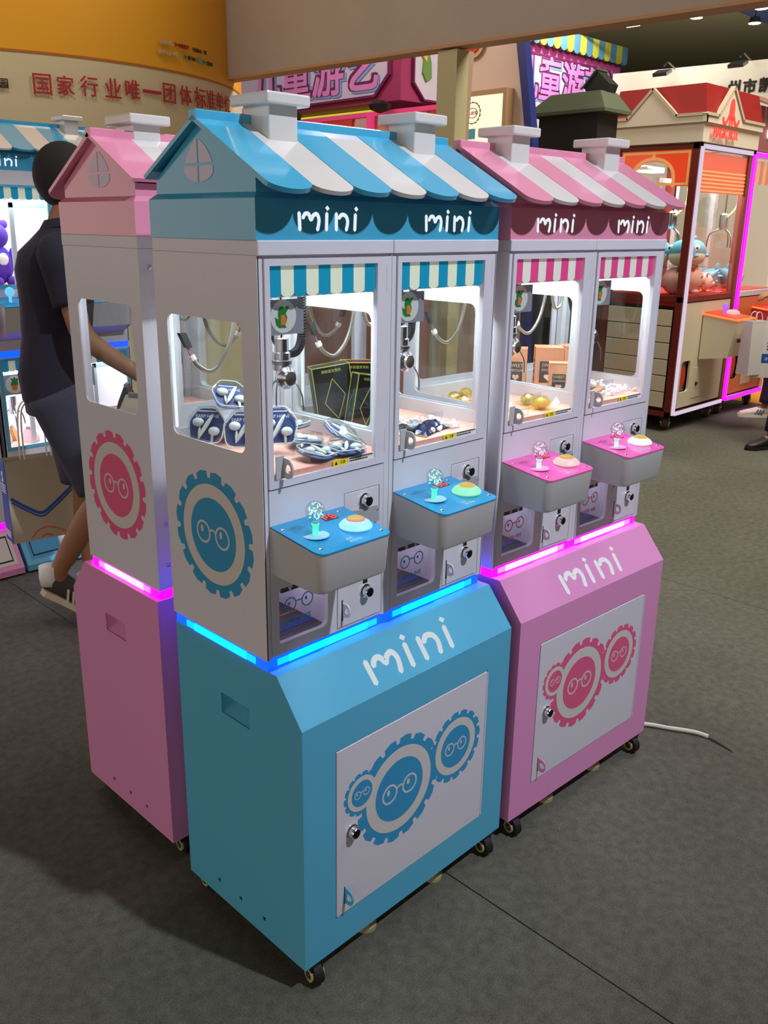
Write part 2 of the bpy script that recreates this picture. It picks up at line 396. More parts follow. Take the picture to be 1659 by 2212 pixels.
def machine(name, label, C, loc, rz, full=True):
    """C: dict of colours"""
    t = T(name, label, 'claw machine', (0,0,ZF), at=(loc[0],loc[1],ZF), rz=rz, group='double claw machines with toy house roofs')
    base, roof, prn = C['base'], C['roof'], C['print']
    # base cabinet skin
    bm = NB()
    plate(bm, [[(.0038,0),(MW-.0038,0),(MW-.0038,H1),(.0038,H1)], [(.1045,.096),(.6965,.096),(.6965,.591),(.1045,.591)]], 'y', 0, .010)
    plate(bm, [rect(.0038,MW-.0038,0,1)], lambda u,v,q:(u, v*CH+q*.008*.77, H1+v*(H2-H1)-q*.008*.63) , 0, 1)
    box(bm, .0038,MW-.0038, CH,MD, H2-.008,H2); box(bm, .0038,MW-.0038, MD-.008,MD, 0,H2-.008); box(bm, .0038,MW-.0038, .01,MD-.008, 0,.008)
    side = [(.0,0),(MD,0),(MD,H2),(CH,H2),(0,H1)]
    holes = [[(.2,.607),(.318,.607),(.318,.665),(.2,.665)]]+[rect(y-.006,y+.006,.049,.061) for y in (.366,.268,.165)]
    L('base_cabinet', bm, base, t)
    for x0,x1 in ((0,.004),(MW-.004,MW)):
        s = L('side_panel', PL([side]+holes, 'x', x0, x1), base, t)
        xi = .05 if x0 == 0 else MW-.05; xo = .0035 if x0 == 0 else MW-.0035
        bm = NB(); loft(bm, [[(xo,.199,.606),(xo,.319,.606),(xo,.319,.666),(xo,.199,.666)],[(xi,.205,.640),(xi,.313,.640),(xi,.313,.664),(xi,.205,.664)]], (False,True))
        L('handle_recess', bm, base, s)
        L('vent_backing', BX(min(x0,x1)+(.006 if x0==0 else -.004), min(x0,x1)+(.008 if x0==0 else -.002), .14,.39,.04,.07), M_hole, s)
    L('door_gap_shade', BX(.098,.702,.012,.016,.09,.597), M_groove, t)  # dark sheet behind the door, shade of the gap put into colour
    d = L('base_door', BX(.1075,.6935,-.0015,.010,.099,.588, bev=.0012, seg=1), C['panel'], t)
    L('hinge', BX(.6935,.6975,-.003,.004,.105,.582), C['panel'], t)
    front = lambda u,v,q:(u,q,v)
    emblem(t, front, -.0015, -.0004, [(.333,.376,.155),(.562,.402,.108),(.193,.432,.062)], prn, M_print_w)
    lock(t, .158, .338, -.0015, .015)
    tab_ring(t, .136, .154, -.0015, base, .046, .030)
    L('tab_slot', BX(.132,.136,-.0021,-.001,.128,.180), M_hole, t)
    ch = lambda u,v,q:(u, .003+v*CH/.1408-q*.774, H1+.0035+v*(H2-H1)/.1408+q*.633)
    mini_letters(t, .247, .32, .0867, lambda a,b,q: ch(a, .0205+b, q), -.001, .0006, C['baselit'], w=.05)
    # casters, feet
    for x in (.045,.745):
        for y in (.030,.470): caster(t, x, y, 0, aim=-1.75 if y < .2 else 1.5)
    for x in (.27,.55):
        for y in (.06,.45): L('levelling_foot', LA([(.033,ZF),(.033,ZF+.012),(.026,ZF+.02),(.008,ZF+.022),(.008,0)], (x,y,0), n=20), M_tan, t)
    # light strips under the towers
    for a,b,c,e,nm in ((TX+.004,TR-.004,.122,.126,'f'),(TX+.004,TR-.004,TB-.010,TB-.006,'b'),(TX+.004,TX+.008,.126,TB-.010,'l'),(TR-.008,TR-.004,.126,TB-.010,'r')):
        L('light_strip', BX(a,b,c,e,H2,TZ0), C['led'], t)
    for a,b in ((TX+.035,TX+UW-.03),(TX+UW+.03,TR-.035)):
        L('light_tube', BX(a+.035,b-.035,.1205,.124,H2+.004,TZ0-.006), C['tube'], t)
        for c_,d_ in ((a,a+.035),(b-.035,b)): L('light_tube_end', BX(c_,d_,.121,.124,H2+.005,TZ0-.007), C['mid'], t)
    for xx in (TX+.0025,TR-.0025):
        L('light_tube', BX(xx-.0015,xx+.0015,.20,.42,H2+.004,TZ0-.006), C['tube'], t)
        for c_,d_ in ((.165,.20),(.42,.455)): L('light_tube_end', BX(xx-.0012,xx+.0012,c_,d_,H2+.005,TZ0-.007), C['mid'], t)
    # tower shells
    wh, iw = [(TY+.059,1.317),(TY+.349,1.605)], .03
    win = rect(wh[0][0],wh[1][0],wh[0][1],wh[1][1], .022)
    for x0,x1,o in ((TX,TX+.004,0),(TR-.004,TR,1)):
        s = L('tower_side', PL([rect(TY,TB,TZ0,TZ1), win], 'x', x0, x1), C['shell'], t)
        inn = x1+.004 if o == 0 else x0-.004
        L('side_glass', PL([rect(wh[0][0]-.012,wh[1][0]+.012,wh[0][1]-.012,wh[1][1]+.012)], 'x', inn, inn+.001), M_glass, s)
        sgn = -1 if o == 0 else 1; xs = x0 if o == 0 else x1
        emblem(t, (lambda u,v,q: (q,-u*1+.0,v)) , xs, sgn*.0004, [(-.3135,1.092,.157)], prn, C['ring'])
    L('window_partition', PL([rect(TY+.012,TB,FZ-.02,TZ1), win], 'x', TX+UW-.009, TX+UW+.009), M_alu, t)
    L('partition_glass', BX(TX+UW-.0005,TX+UW+.0005,wh[0][0]-.004,wh[1][0]+.004,wh[0][1]-.004,wh[1][1]+.004), M_glass, t)
    L('tower_back', PL([rect(TX+.004,TR-.004,TZ0,TZ1)]+[rect(TX+k*UW+.06,TX+k*UW+.345,1.34,1.62,.022) for k in (0,1)], 'y', TB-.006, TB), C['shell'], t)
    for k in (0,1):
        u = TX+k*UW
        tw = L('top_trim', BX(u+(0 if k == 0 else .001),u+UW-(.001 if k == 0 else 0),TY-.006,TB,TZ1,TZ2,bev=.002,seg=1), C['shell'], t)
        L('back_window', BX(u+.05,u+.355,TB-.010,TB-.008,1.33,1.63), M_glass, t)
        # front frame
        pw = rect(u+.038,u+.19,.862,1.0,rs=(.004,.018,.012,.004))
        L('front_frame', PL([rect(u+.004,u+UW-.002,TZ0,TZ1), rect(u+.028,u+.348,1.258,1.728), pw, rect(u+.222,u+.362,1.10,1.18)], 'y', TY+.006, TY+.012), C['shell'], t)
        for xa,xb in ((u+.0005,u+.0145),(u+.3795,u+UW-.0005)): L('front_stile', BX(xa,xb,TY,TY+.006,TZ0,TZ1,bev=.001,seg=1), C['shell'], t)
        L('lower_panel', PL([rect(u+.0165,u+.3775,.8345,1.2415), pw, rect(u+.2435,u+.3645,1.0925,1.1895), rect(u+.2195,u+.3795-.003,.8375,.9685)], 'y', TY-.001, TY+.006), C['shell'], t)
        dr = L('glass_door', PL([rect(u+.0165,u+.3775,1.2445,1.7385), rect(u+.030,u+.346,1.262,1.724)], 'y', TY-.004, TY+.006), C['shell'], t)
        L('pane', BX(u+.028,u+.348,TY+.001,TY+.003,1.260,1.726), M_glass, dr)
        for xh in (1.30,1.69): L('hinge', BX(u+.376,u+.380,TY-.005,TY,xh-.03,xh+.03), C['shell'], dr)
        for i in range(9):
            x0 = u+.030+i*.0351
            pts = [(x0,1.724),(x0,1.668)]+[(x0+.01755-.01755*math.cos(a),1.668-.009*math.sin(a)) for a in [PI*j/8 for j in range(1,8)]]+[(x0+.0351,1.668),(x0+.0351,1.724)]
            L('awning_stripe', PL([pts], 'y', TY+.0032, TY+.0042), C['awn'] if i%2 == 0 else C['awnw'], t)
        lb = L('warning_label', BX(u+.2095,u+.2565,TY+.0003,TY+.001,1.2625,1.2765), M_yel, t)
        bm = NB(); plate(bm, [[(u+.214,1.265),(u+.224,1.265),(u+.219,1.274)]], 'y', TY+.0001, TY+.0003); L('warning_triangle', bm, M_ink, lb)
        L('warning_text', text_bm('注意', .01, lambda a,b,q:(u+.240+a, TY+.0003-q, 1.2655+b), .0002, bold=.01, box_h=.008), M_ink, lb)
        l2 = L('notice_label', BX(u+.2575,u+.3455,TY+.0003,TY+.001,1.2625,1.2765), M_paperw, t)
        bm = NB()
        for row in (0,1):
            for i in range(14-row*3): box(bm, u+.262+i*.0056, u+.2662+i*.0056, TY,TY+.0003, 1.2712-row*.0062, 1.2750-row*.0062)
        L('printed_lines', bm, M_ink, l2, kind='stuff')
        # latch tab on the glass door
        lt = L('latch_plate', BX(u+.034,u+.056,TY-.007,TY-.004,1.266,1.318), mat('latch_grey',(186,188,192),.4), t)
        tab_ring(lt, u+.056, 1.290, TY-.004, mat('latch_grey',(186,188,192),.4), .046, .034)
        # coin panel
        cp = L('coin_panel', BX(u+.2455,u+.3625,TY-.001,TY+.004,1.0945,1.1875,bev=.0008,seg=1), C['shell'], t)
        lock(cp, u+.311, 1.160, TY-.001)
        L('coin_return', PL([rect(u+.273,u+.356,1.098,1.141,rs=(.002,.002,.014,.004))], 'y', TY-.010, TY-.001), mat('return_grey', (170,172,178), .3), cp)
        for sx in (.281,.349): L('screw', LA([(.003,0),(.002,-.002)], (u+sx,TY-.010,1.130), 'y', 10), M_chrome, cp)
        # small access door
        sd = L('access_door', BX(u+.2225,u+.3745,TY-.002,TY+.004,.8405,.9655,bev=.001,seg=1), C['shell'], t)
        lock(sd, u+.316, .917, TY-.002)
        L('lock_dark_patch', BX(u+.308,u+.324,TY-.0024,TY-.001,.937,.952), M_hole, sd)  # dark patch on the door above the lock
        tab_ring(sd, u+.240, .887, TY-.002, C['shell'], .036, .026)
        L('tab_slot', BX(u+.2345,u+.2385,TY-.0024,TY-.001,.858,.914), M_hole, sd)
        # prize outlet
        bm = NB(); loft(bm, [[(u+.030,TY+.010,.850),(u+.198,TY+.010,.850),(u+.198,TY+.010,1.012),(u+.030,TY+.010,1.012)],[(u+.030,TY+.20,.850),(u+.198,TY+.20,.850),(u+.198,TY+.20,1.012),(u+.030,TY+.20,1.012)]], (False,True))
        L('prize_chute', bm, mat('chute_grey', (226,222,232), .6), t)
        cf = L('chute_mat', BX(u+.031,u+.197,TY+.010,TY+.198,.851,.857), mat('chute_floor', (72,68,78), .6), t)
        L('chute_reflection_stripe', BX(u+.06,u+.197,TY+.055,TY+.078,.857,.858), mat('stripe_blue', (30,60,150), .5), cf)  # coloured stripes stand in for reflections on the chute floor
        L('chute_reflection_stripe', BX(u+.031,u+.06,TY+.012,TY+.06,.857,.858), mat('stripe_red', (210,60,50), .5), cf)
        L('chute_reflection_stripe', BX(u+.031,u+.197,TY+.125,TY+.131,.857,.858), mat('stripe_orange', (200,110,60), .5), cf)
        fp = L('prize_flap', PL([rect(u+.036,u+.192,.860,1.002,rs=(.002,.018,.002,.002))], 'y', TY+.012, TY+.014), M_smoke, t)
        bm = NB(); fy = TY+.0118
        for s in (-1,1):
            ex = u+.108+s*.0265
            plate(bm, [circ(ex,.946,.0185,28), circ(ex,.946,.0155,28)], 'y', fy-.0006, fy); plate(bm, [circ(ex-.004,.949,.0035,12,.0045)], 'y', fy-.0006, fy)
        plate(bm, [rect(u+.100,u+.116,.949,.952)], 'y', fy-.0006, fy)
        L('spectacles', bm, prn, fp)
        L('outlet_text', text_bm('prize out', .02, lambda a,b,q:(u+.108+a, fy-q, .893+b), .0005, bold=.008, box_h=.021, sx=.85), prn, fp)
        hb = L('flap_hinge', BX(u+.050,u+.135,TY+.004,TY+.0115,.986,1.004), mat('hinge_brown', (92,88,84), .45, metal=.5), t)
        for sx in (.075,.110): L('bolt', LA([(.006,0),(.006,-.002),(.003,-.004)], (u+sx,TY+.004,.994), 'y', 12), M_chrome, hb)
        al = bpy.data.lights.new('outlet_fill','POINT'); al.energy = .12; al.shadow_soft_size = .01; al.color = (.9,.85,1)  # added fill lamp that brightens the inside of the chute
        ao = bpy.data.objects.new('outlet_fill', al); COL.objects.link(ao); ao.parent = t; ao.location = Vector((u+.11, TY+.10, .995-ZF))*U
        # control box
        b0,b1,yb,yf = u+.018, u+.238, TY-.001, -.055
        def ring(x0,x1,y0,z,r=.022):
            P = [(x0,yb)]+[(x0+r-r*math.cos(a), y0+r-r*math.sin(a)) for a in [PI/2*j/6 for j in range(7)]]+[(x1-r+r*math.sin(a), y0+r-r*math.cos(a)) for a in [PI/2*j/6 for j in range(7)]]+[(x1,yb)]
            return [(p[0],p[1],(z if not callable(z) else z(p[1]))) for p in P]
        cb = L('control_box', loft(NB(), [ring(b0+.014,b1-.014,yf+.020,1.036),ring(b0+.006,b1-.006,yf+.010,1.0395),ring(b0+.003,b1-.003,yf+.006,1.048),ring(b0,b1,yf,lambda y:SLOPE(y)-.003)]), M_grey, t, smooth=True)
        tp = L('control_plate', loft(NB(), [ring(b0-.001,b1+.001,yf-.001,lambda y:SLOPE(y)-.003),ring(b0-.001,b1+.001,yf-.001,lambda y:SLOPE(y)+.001)]), C['plate'], t)
        for (sx,sy) in ((.030,yb-.028),(.207,yb-.018),(.026+.012,yf+.024),(.222,yf+.024)):
            L('screw', LA([(.005,0),(.0045,.002),(.002,.0032)], (u+sx,sy,SLOPE(sy)+.001), n=12), M_chrome, tp, smooth=True)
        jx,jy = u+.076, .028; jz = SLOPE(jy)+.001
        js = L('joystick', LA([(.007,0),(.007,.022),(.009,.024),(.009,.028),(.007,.030)], (jx,jy,jz), n=16), C['stem'], t, smooth=True)
        L('frosted_disc', LA([(.031,0),(.031,.0012)], (jx,jy,jz), n=32), C['disc'], js)
        L('crystal_bulb', LA([(.0105,.018),(.0112,.030),(.014,.036),(.0205,.046),(.0225,.056),(.0205,.067),(.013,.076),(.004,.0795)], (jx,jy,jz), n=22), C['bulb'], js, smooth=True)
        bm = NB(); rr = random.Random(3)
        for i in range(46):
            a = rr.uniform(0,2*PI); h = rr.uniform(.038,.070); rad = .016*math.sqrt(rr.random())
            ell(bm, (jx+rad*math.cos(a), jy+rad*math.sin(a), jz+h), .0019,.0019,.0019, u=6, v=4)
        L('bulb_bubbles', bm, C['bub'], js, kind='stuff')
        L('metal_collar', LA([(.0075,.024),(.0075,.031)], (jx,jy,jz), n=14), M_chrome, js)
        px,py = u+.180, .008; pz = SLOPE(py)+.001
        bt = L('start_button', LA([(.026,0),(.038,.004),(.0385,.008),(.032,.016),(.022,.0215)], (px,py,pz), n=36), C['btn'][k], t, smooth=True)
        L('button_ring', LA([(.0225,.020),(.0215,.0235),(.018,.0235)], (px,py,pz), n=28), C['bring'][k], bt, smooth=True)
        L('button_cap', LA([(.018,.021),(.018,.0255),(.012,.028),(.003,.029)], (px,py,pz), n=28), emat('amber_cap', (1,.72,.10), .62), bt, smooth=True)
        dx,dy = u+.166, .083
        dp = L('digit_display', loft(NB(), [[(dx-.020,dy-.013,SLOPE(dy-.013)+.0012),(dx+.020,dy-.013,SLOPE(dy-.013)+.0012),(dx+.020,dy+.013,SLOPE(dy+.013)+.0012),(dx-.020,dy+.013,SLOPE(dy+.013)+.0012)],[(dx-.020,dy-.013,SLOPE(dy-.013)+.002),(dx+.020,dy-.013,SLOPE(dy-.013)+.002),(dx+.020,dy+.013,SLOPE(dy+.013)+.002),(dx-.020,dy+.013,SLOPE(dy+.013)+.002)]]), M_redwin, t)
        bm = NB()
        def seg(cx, segs):
            S_ = {'a':(-.005,.005,.0085,.0105),'g':(-.005,.005,-.001,.001),'d':(-.005,.005,-.0105,-.0085),'f':(-.0068,-.005,.0005,.0095),'b':(.005,.0068,.0005,.0095),'e':(-.0068,-.005,-.0095,-.0005),'c':(.005,.0068,-.0095,-.0005)}
            for q in segs:
                a,b,c,e = S_[q]; plate(bm, [rect(dx+cx+a,dx+cx+b,dy+c,dy+e)], lambda p,v,w:(p,v,SLOPE(v)+w), .002, .0027)
        segs = C['digits'][k]; seg(-.010, segs[0]); seg(.010, segs[1])
        L('red_digits', bm, M_red7, dp)
        prnt = mat('plate_print', (190,214,232), .4)
        pf = lambda a,b,q,ox,oy:(u+ox+a, oy+b, SLOPE(oy+b)+.0012+q)
        L('plate_text', text_bm('Mini House', .02, lambda a,b,q: pf(a,b,q,.078,.076), .0004, box_h=.012, sx=.9), C['faint'], tp)
        L('plate_text', text_bm('投币', .02, lambda a,b,q: pf(a,b,q,.128,-.030), .0004, box_h=.009), prnt, tp)
        L('plate_text', text_bm('启动开始', .02, lambda a,b,q: pf(a,b,q,.138,-.042), .0004, box_h=.009), prnt, tp)
        # chamber
        xa = u+.004 if k == 0 else u+.009; xb = u+UW-.009 if k == 0 else u+UW-.004
        L('chamber_floor', BX(xa,xb,TY+.012,TB-.006,FZ-.008,FZ), M_pinkcarpet, t)
        L('floor_lip', BX(u+.029,u+.347,TY+.0045,TY+.0125,1.2585,FZ), M_pinkcarpet, t)
        L('chamber_kerb', BX(xa,xb,TB-.03,TB-.012,FZ,FZ+.045), M_alu, t)
        L('chamber_kerb', BX(xa,xa+.008,TY+.02,TB-.03,FZ,FZ+.038), M_alu, t)
        L('chamber_kerb', BX(xb-.008,xb,TY+.02,TB-.03,FZ,FZ+.038), M_alu, t)
        for cx,cy in ((xa+.013,TB-.022),(xb-.013,TB-.022)): L('corner_post', BX(cx-.012,cx+.012,cy-.012,cy+.012,FZ,TZ1,bev=.002,seg=1), M_alu, t)
        L('chamber_ceiling', BX(xa,xb,TY+.012,TB-.006,TZ1-.008,TZ1-.002), M_alu, t)
        L('gantry_rail', BX(xa,xb,TY+.045,TY+.060,1.655,1.685), M_alu, t)
        L('gantry_rail', BX(xa,xb,TB-.085,TB-.070,1.655,1.685), M_alu, t)
        L('led_batten', BX(xa+.03,xb-.03,TY+.10,TY+.118,1.712,1.722), M_lite, t)
        L('led_batten', BX(xa+.006,xa+.010,TB-.05,TB-.042,1.33,1.70), emat('led_soft', (.92,.97,1), 1.1), t)
        L('divider', BX(xa+.02,xb-.09,TY+.085,TY+.0865,FZ,FZ+.042), M_acryl, t)
        L('divider', BX(u+.155,u+.1565,TY+.02,TY+.085,FZ,FZ+.042), M_acryl, t)
        a = bpy.data.lights.new('chamber_light','AREA'); a.energy = C.get('cham',1.5)*1.55; a.size = .24*U; a.shape = 'RECTANGLE'; a.size_y = .06*U; a.color = (.90,.97,1.0)
        ao = bpy.data.objects.new('chamber_light', a); COL.objects.link(ao); ao.parent = t; ao.location = Vector((u+UW/2, TY+.16, 1.706-ZF))*U
        # claw assembly
        cx,cy = u+.135, TY+.092
        ca = L('claw_carriage', BX(cx-.045,cx+.045,cy-.05,cy+.05,1.655,1.70,bev=.003,seg=1), M_steel, t)
        L('cross_rail', BX(cx-.008,cx+.008,TY+.05,TB-.075,1.66,1.68), M_alu, ca)
        L('carriage_bracket', BX(cx+.045,cx+.11,cy+.02,cy+.024,1.66,1.71), M_steel, ca)
        zc = 1.50; k2 = L('claw_head', LA([(.012,.062),(.016,.060),(.016,.030),(.020,.028),(.020,-.012),(.014,-.014),(.014,-.034)], (cx,cy,zc), n=20), M_chrome, t, smooth=True)
        L('claw_cord', TU([(cx,cy,zc+.05),(cx,cy,1.66)], .0022, 6), M_dark, k2)
        L('claw_collar', LA([(.021,.012),(.023,.010),(.023,.003),(.021,.001)], (cx,cy,zc), n=20), M_steel, k2)
        L('claw_bell', LA([(.010,.012),(.022,.010),(.026,.002),(.026,-.008),(.017,-.014),(.016,-.020),(.005,-.018)], (cx-.002,cy-.014,zc-.028), 'y', 20), M_chrome, k2, smooth=True)
        for j in range(3):
            an = 2*PI*j/3-.9; dd = Vector((math.cos(an),math.sin(an),0)); c0 = Vector((cx,cy,0))
            P = [c0+dd*.010+Vector((0,0,zc-.03)), c0+dd*.030+Vector((0,0,zc-.040)), c0+dd*.046+Vector((0,0,zc-.070)), c0+dd*.048+Vector((0,0,zc-.105))]
            L('claw_finger', TU(spline(P,5), .0020, 6), M_steel, k2)
        P = [(u+.146,.385,1.695),(u+.142,.386,1.62),(u+.122,.390,1.53),(u+.095,.396,1.482),(u+.070,.402,1.468),(u+.045,.410,1.482),(u+.034,.416,1.500)]
        L('wire_hose', TU(spline(P,6), .0055, 8), M_silver, t, smooth=True)
        L('hose_tie', TU([(u+.036,.415,1.496),(u+.031,.418,1.507)], .0085, 8), M_paperw, t)
        for wi,(wc,wo) in enumerate((((220,120,40),0),((160,40,40),.003),((40,60,160),-.003))): L('wire', TU([(u+.032+wo,.417,1.505),(u+.028+wo,.421+wo,1.515),(u+.026+wo,.423,1.528)], .0014, 5), mat('wire_%d'%wc[0],wc,.5), t)
        L('hose_plug', loft(NB(), [[(u+.027+a*.008,.423+b*.006,1.526) for a,b in ((-1,-1),(1,-1),(1,1),(-1,1))],[(u+.016+a*.009,.430+b*.007,1.560) for a,b in ((-1,-1),(1,-1),(1,1),(-1,1))]]), M_dark, t)
        P = [(u+.152,.38,1.695),(u+.156,.378,1.62),(u+.168,.374,1.560),(u+.186,.370,1.548),(u+.203,.366,1.575),(u+.212,.364,1.69)]
        L('wire_hose', TU(spline(P,6), .0055, 8), M_silver, t, smooth=True)
        P = [(cx+.02+.028*math.cos(s*.11)*1.0, cy+.10+.03*math.sin(s*.11), 1.66-.0016*s) for s in range(0,60)]
        bm = NB(); ctr = spline([(u+.20,.33,1.69),(u+.195,.33,1.62),(u+.205,.32,1.55),(u+.235,.31,1.505),(u+.27,.30,1.53),(u+.275,.30,1.66)],22)
        HP = []
        for i in range(len(ctr)-1):
            dd = (ctr[i+1]-ctr[i]).normalized(); n1 = dd.orthogonal().normalized(); n2 = dd.cross(n1)
            for j in range(4):
                a = 2*PI*(j/4); HP.append(ctr[i].lerp(ctr[i+1], j/4)+(n1*math.cos(a)+n2*math.sin(a))*.009)
        L('coiled_cord', TU(HP, .0028, 5), M_dark, t)
        # card hung from the front rail
        cd = L('hanging_card', PL([rect(u+.032,u+.147,1.577,1.652,.003)], 'y', TY+.028, TY+.030), mat('card_grey', (150,150,164), .5), t)
        L('card_circle', PL([circ(u+.090,1.616,.0355,36)], 'y', TY+.0274, TY+.028), M_paperw, cd)
        X0,Z0,yy = u+.088,1.618,TY+.0268
        g = [(-.018,-.020),(-.010,-.026),(.010,-.026),(.006,-.021),(.010,-.012),(.012,-.004),(.008,.004),(.012,.010),(.017,.017),(.014,.020),(.004,.017),(-.006,.020),(-.012,.014),(-.014,.004),(-.012,-.008),(-.022,-.002),(-.020,-.014)]
        L('card_picture', PL([[(X0+a,Z0+b) for a,b in g]], 'y', yy, yy+.0004), mat('leaf_green', (40,130,60), .5), cd)
        L('card_bib', PL([[(X0+a,Z0+b) for a,b in ((-.006,-.020),(.006,-.020),(.009,-.006),(.003,.002),(-.006,.0))]], 'y', yy-.0003, yy), mat('bib_orange', (230,130,50), .5), cd)
    # inner sheet metal over the lower tower
    # ---- house: band, walls, roof
    yb0, yb1 = TY-.001, TB
    bm = NB(); x0,x1 = TX-.001, TR+.001
    def rr_(i,z): return [(x0+i,yb0+i,z),(x1-i,yb0+i,z),(x1-i,yb1-i,z),(x0+i,yb1-i,z)]
    loft(bm, [rr_(0,TZ2), rr_(0,1.857), rr_(.014,1.869)])
    L('house_band', bm, roof, t)
    yr,zr = .315,2.022
    for xa_,xb_ in ((x0+.014,x0+.022),(x1-.022,x1-.014)):
        L('gable_wall', PL([[(yb0+.014,1.869),(yb1-.014,1.869),(yb1-.014,1.899),(yr,zr-.008),(yb0+.014,1.899)]], 'x', xa_, xb_), roof, t)
    L('loft_wall', BX(x0+.022,x1-.022,yb1-.022,yb1-.014,1.869,1.899), roof, t)
    L('loft_wall', BX(x0+.022,x1-.022,yb0+.014,yb0+.022,1.869,1.895), roof, t)
    sl = (zr-1.888)/(yr-.073); nl = math.hypot(1,sl); N = (0,-sl/nl,1/nl)
    W0,W1 = TX-.006, TR+.006; sw = (W1-W0)/7
    for i in range(7):
        a,b = W0+i*sw, W0+(i+1)*sw; mm = roof if i%2 == 0 else C['stripe']
        s_ = lambda d:(yr-d/nl*1.0, zr-d*sl/nl)
        Lt = (yr-.073)*nl
        pts = [(a,0),(a,Lt)]+[(a+sw/2-sw/2*math.cos(q), Lt+.032*math.sin(q)) for q in [PI*j/14 for j in range(1,14)]]+[(b,Lt),(b,0)]
        L('roof_stripe', PL([pts], lambda u,v,q:(u, s_(v)[0]+N[1]*q, s_(v)[1]+N[2]*q), -.009, .0 if i%2 else .0012), mm, t)
        Lb = (.519-yr)*nl
        L('roof_stripe', PL([[(a,0),(a,Lb),(b,Lb),(b,0)]], lambda u,v,q:(u, yr+v/nl-N[1]*q, zr-v*sl/nl+N[2]*q), -.009, 0), mm, t)
    L('ridge_cap', BX(W0,W1,yr-.014,yr+.014,zr-.012,zr+.012,bev=.002,seg=1), roof, t)
    for cx in (.174,.634):
        c = L('chimney', BX(cx-.040,cx+.040,.240,.332,1.965,2.054,bev=.003), M_white_gloss, t)
        L('chimney_cap', BX(cx-.060,cx+.060,.219,.353,2.051,2.0755,bev=.004), M_white_gloss, c)
    if full:
        front = lambda u,v,q:(u,yb0-q,v)
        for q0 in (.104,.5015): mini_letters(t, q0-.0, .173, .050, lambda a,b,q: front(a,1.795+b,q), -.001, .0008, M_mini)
    for xs,sg in ((x0+.014,-1),(x1-.014,1)):
        hw = lambda z: .0535*math.sqrt(max(0,1-((1.916-z)/.025)**2)) if z < 1.916 else .0535*max(0,(1-((z-1.916)/.063)**1.7))**.75
        gx = [1.891+.0005+(1.979-1.891)*i/22 for i in range(23)]
        gy = .342 if sg < 0 else .315
        gy = .325
        for zz in ((1.8915,1.924),(1.930,1.978)):
            for sd in (-1,1):
                zs = [zz[0]+(zz[1]-zz[0])*i/12 for i in range(13)]
                out = [(gy+sd*max(hw(z),.0045), z) for z in zs]; inn_ = [(gy+sd*.0035, z) for z in (zs[-1],zs[0])]
                L('gable_pane', PL([out+inn_], 'x', xs, xs+sg*.0012), C['gpane'], t)
    for y_ in (TB+.0005,):
        for (xx,zz) in ((.76,1.70),(.76,1.02),(.76,.90),(.04,1.70)): L('back_screw', LA([(.007,0),(.006,.003),(.002,.005)], (xx,y_,zz), 'y', 12), M_chrome, t, smooth=True)
    return t
def bring(a): return emat('ring_%d'%int(a[0]*100+a[1]*10+a[2]), a, .9)
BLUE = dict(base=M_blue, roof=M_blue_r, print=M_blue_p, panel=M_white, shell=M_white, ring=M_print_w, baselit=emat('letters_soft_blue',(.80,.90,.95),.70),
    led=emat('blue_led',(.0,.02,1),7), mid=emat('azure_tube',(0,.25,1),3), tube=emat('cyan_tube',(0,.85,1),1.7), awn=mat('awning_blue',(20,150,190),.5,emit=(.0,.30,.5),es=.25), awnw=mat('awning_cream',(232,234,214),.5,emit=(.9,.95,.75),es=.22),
    disc=mat('disc_ice',(150,205,232),.3), plate=mat('plate_blue',(38,146,200),.12), stem=emat('stem_green',(.1,.9,.62),1.2), bulb=glassmat('bulb_teal',(.86,.99,.97),.16,.03), bub=emat('bubbles_teal',(.50,1,.88),1.3),
    btn=[emat('button_cyan',(.30,.72,1),1.25), emat('button_green',(.30,.95,.62),.95)], bring=[emat('ring_rose',(1,.2,.35),.9), emat('ring_gold',(.95,.75,.1),.7)],
    digits=[('abfge','abgcefd'),('afgcd','afgcde')], faint=mat('plate_faint',(86,176,216),.4), stripe=M_white_gloss, gpane=mat('gable_lilac',(206,196,222),.3), cham=1.5)
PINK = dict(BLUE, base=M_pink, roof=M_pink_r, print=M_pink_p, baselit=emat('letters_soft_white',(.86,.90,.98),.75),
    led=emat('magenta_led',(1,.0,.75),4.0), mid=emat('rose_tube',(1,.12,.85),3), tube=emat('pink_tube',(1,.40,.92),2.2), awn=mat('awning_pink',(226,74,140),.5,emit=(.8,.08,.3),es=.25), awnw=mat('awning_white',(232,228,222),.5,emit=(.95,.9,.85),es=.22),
    disc=mat('disc_rose',(240,160,210),.3), plate=mat('plate_pink',(228,92,176),.12), stem=emat('stem_pale',(.7,.95,.9),1.0), bulb=glassmat('bulb_rose',(.97,.90,.95),.16,.03), bub=emat('bubbles_rose',(1,.86,.96),1.15),
    btn=[emat('button_blush',(.95,.66,.66),.9), emat('button_opal',(.82,.86,.92),1.05)], bring=[emat('ring_orange',(1,.45,.15),.8), emat('ring_amber',(1,.6,.1),.8)], faint=mat('plate_faint_pink',(238,130,196),.4))
blue = machine('claw_machine', 'blue double claw machine with striped roof, nearest to the camera', BLUE, (0,0), 0)
pink = machine('claw_machine', 'pink double claw machine standing to the right of the blue one, front showing', PINK, (.8395,-.0053), -.04286)
rear = machine('claw_machine', 'pink double claw machine back to back behind the blue one, its side showing', dict(PINK, cham=.5), (.0335+.8-.008, .6456+.512), PI)
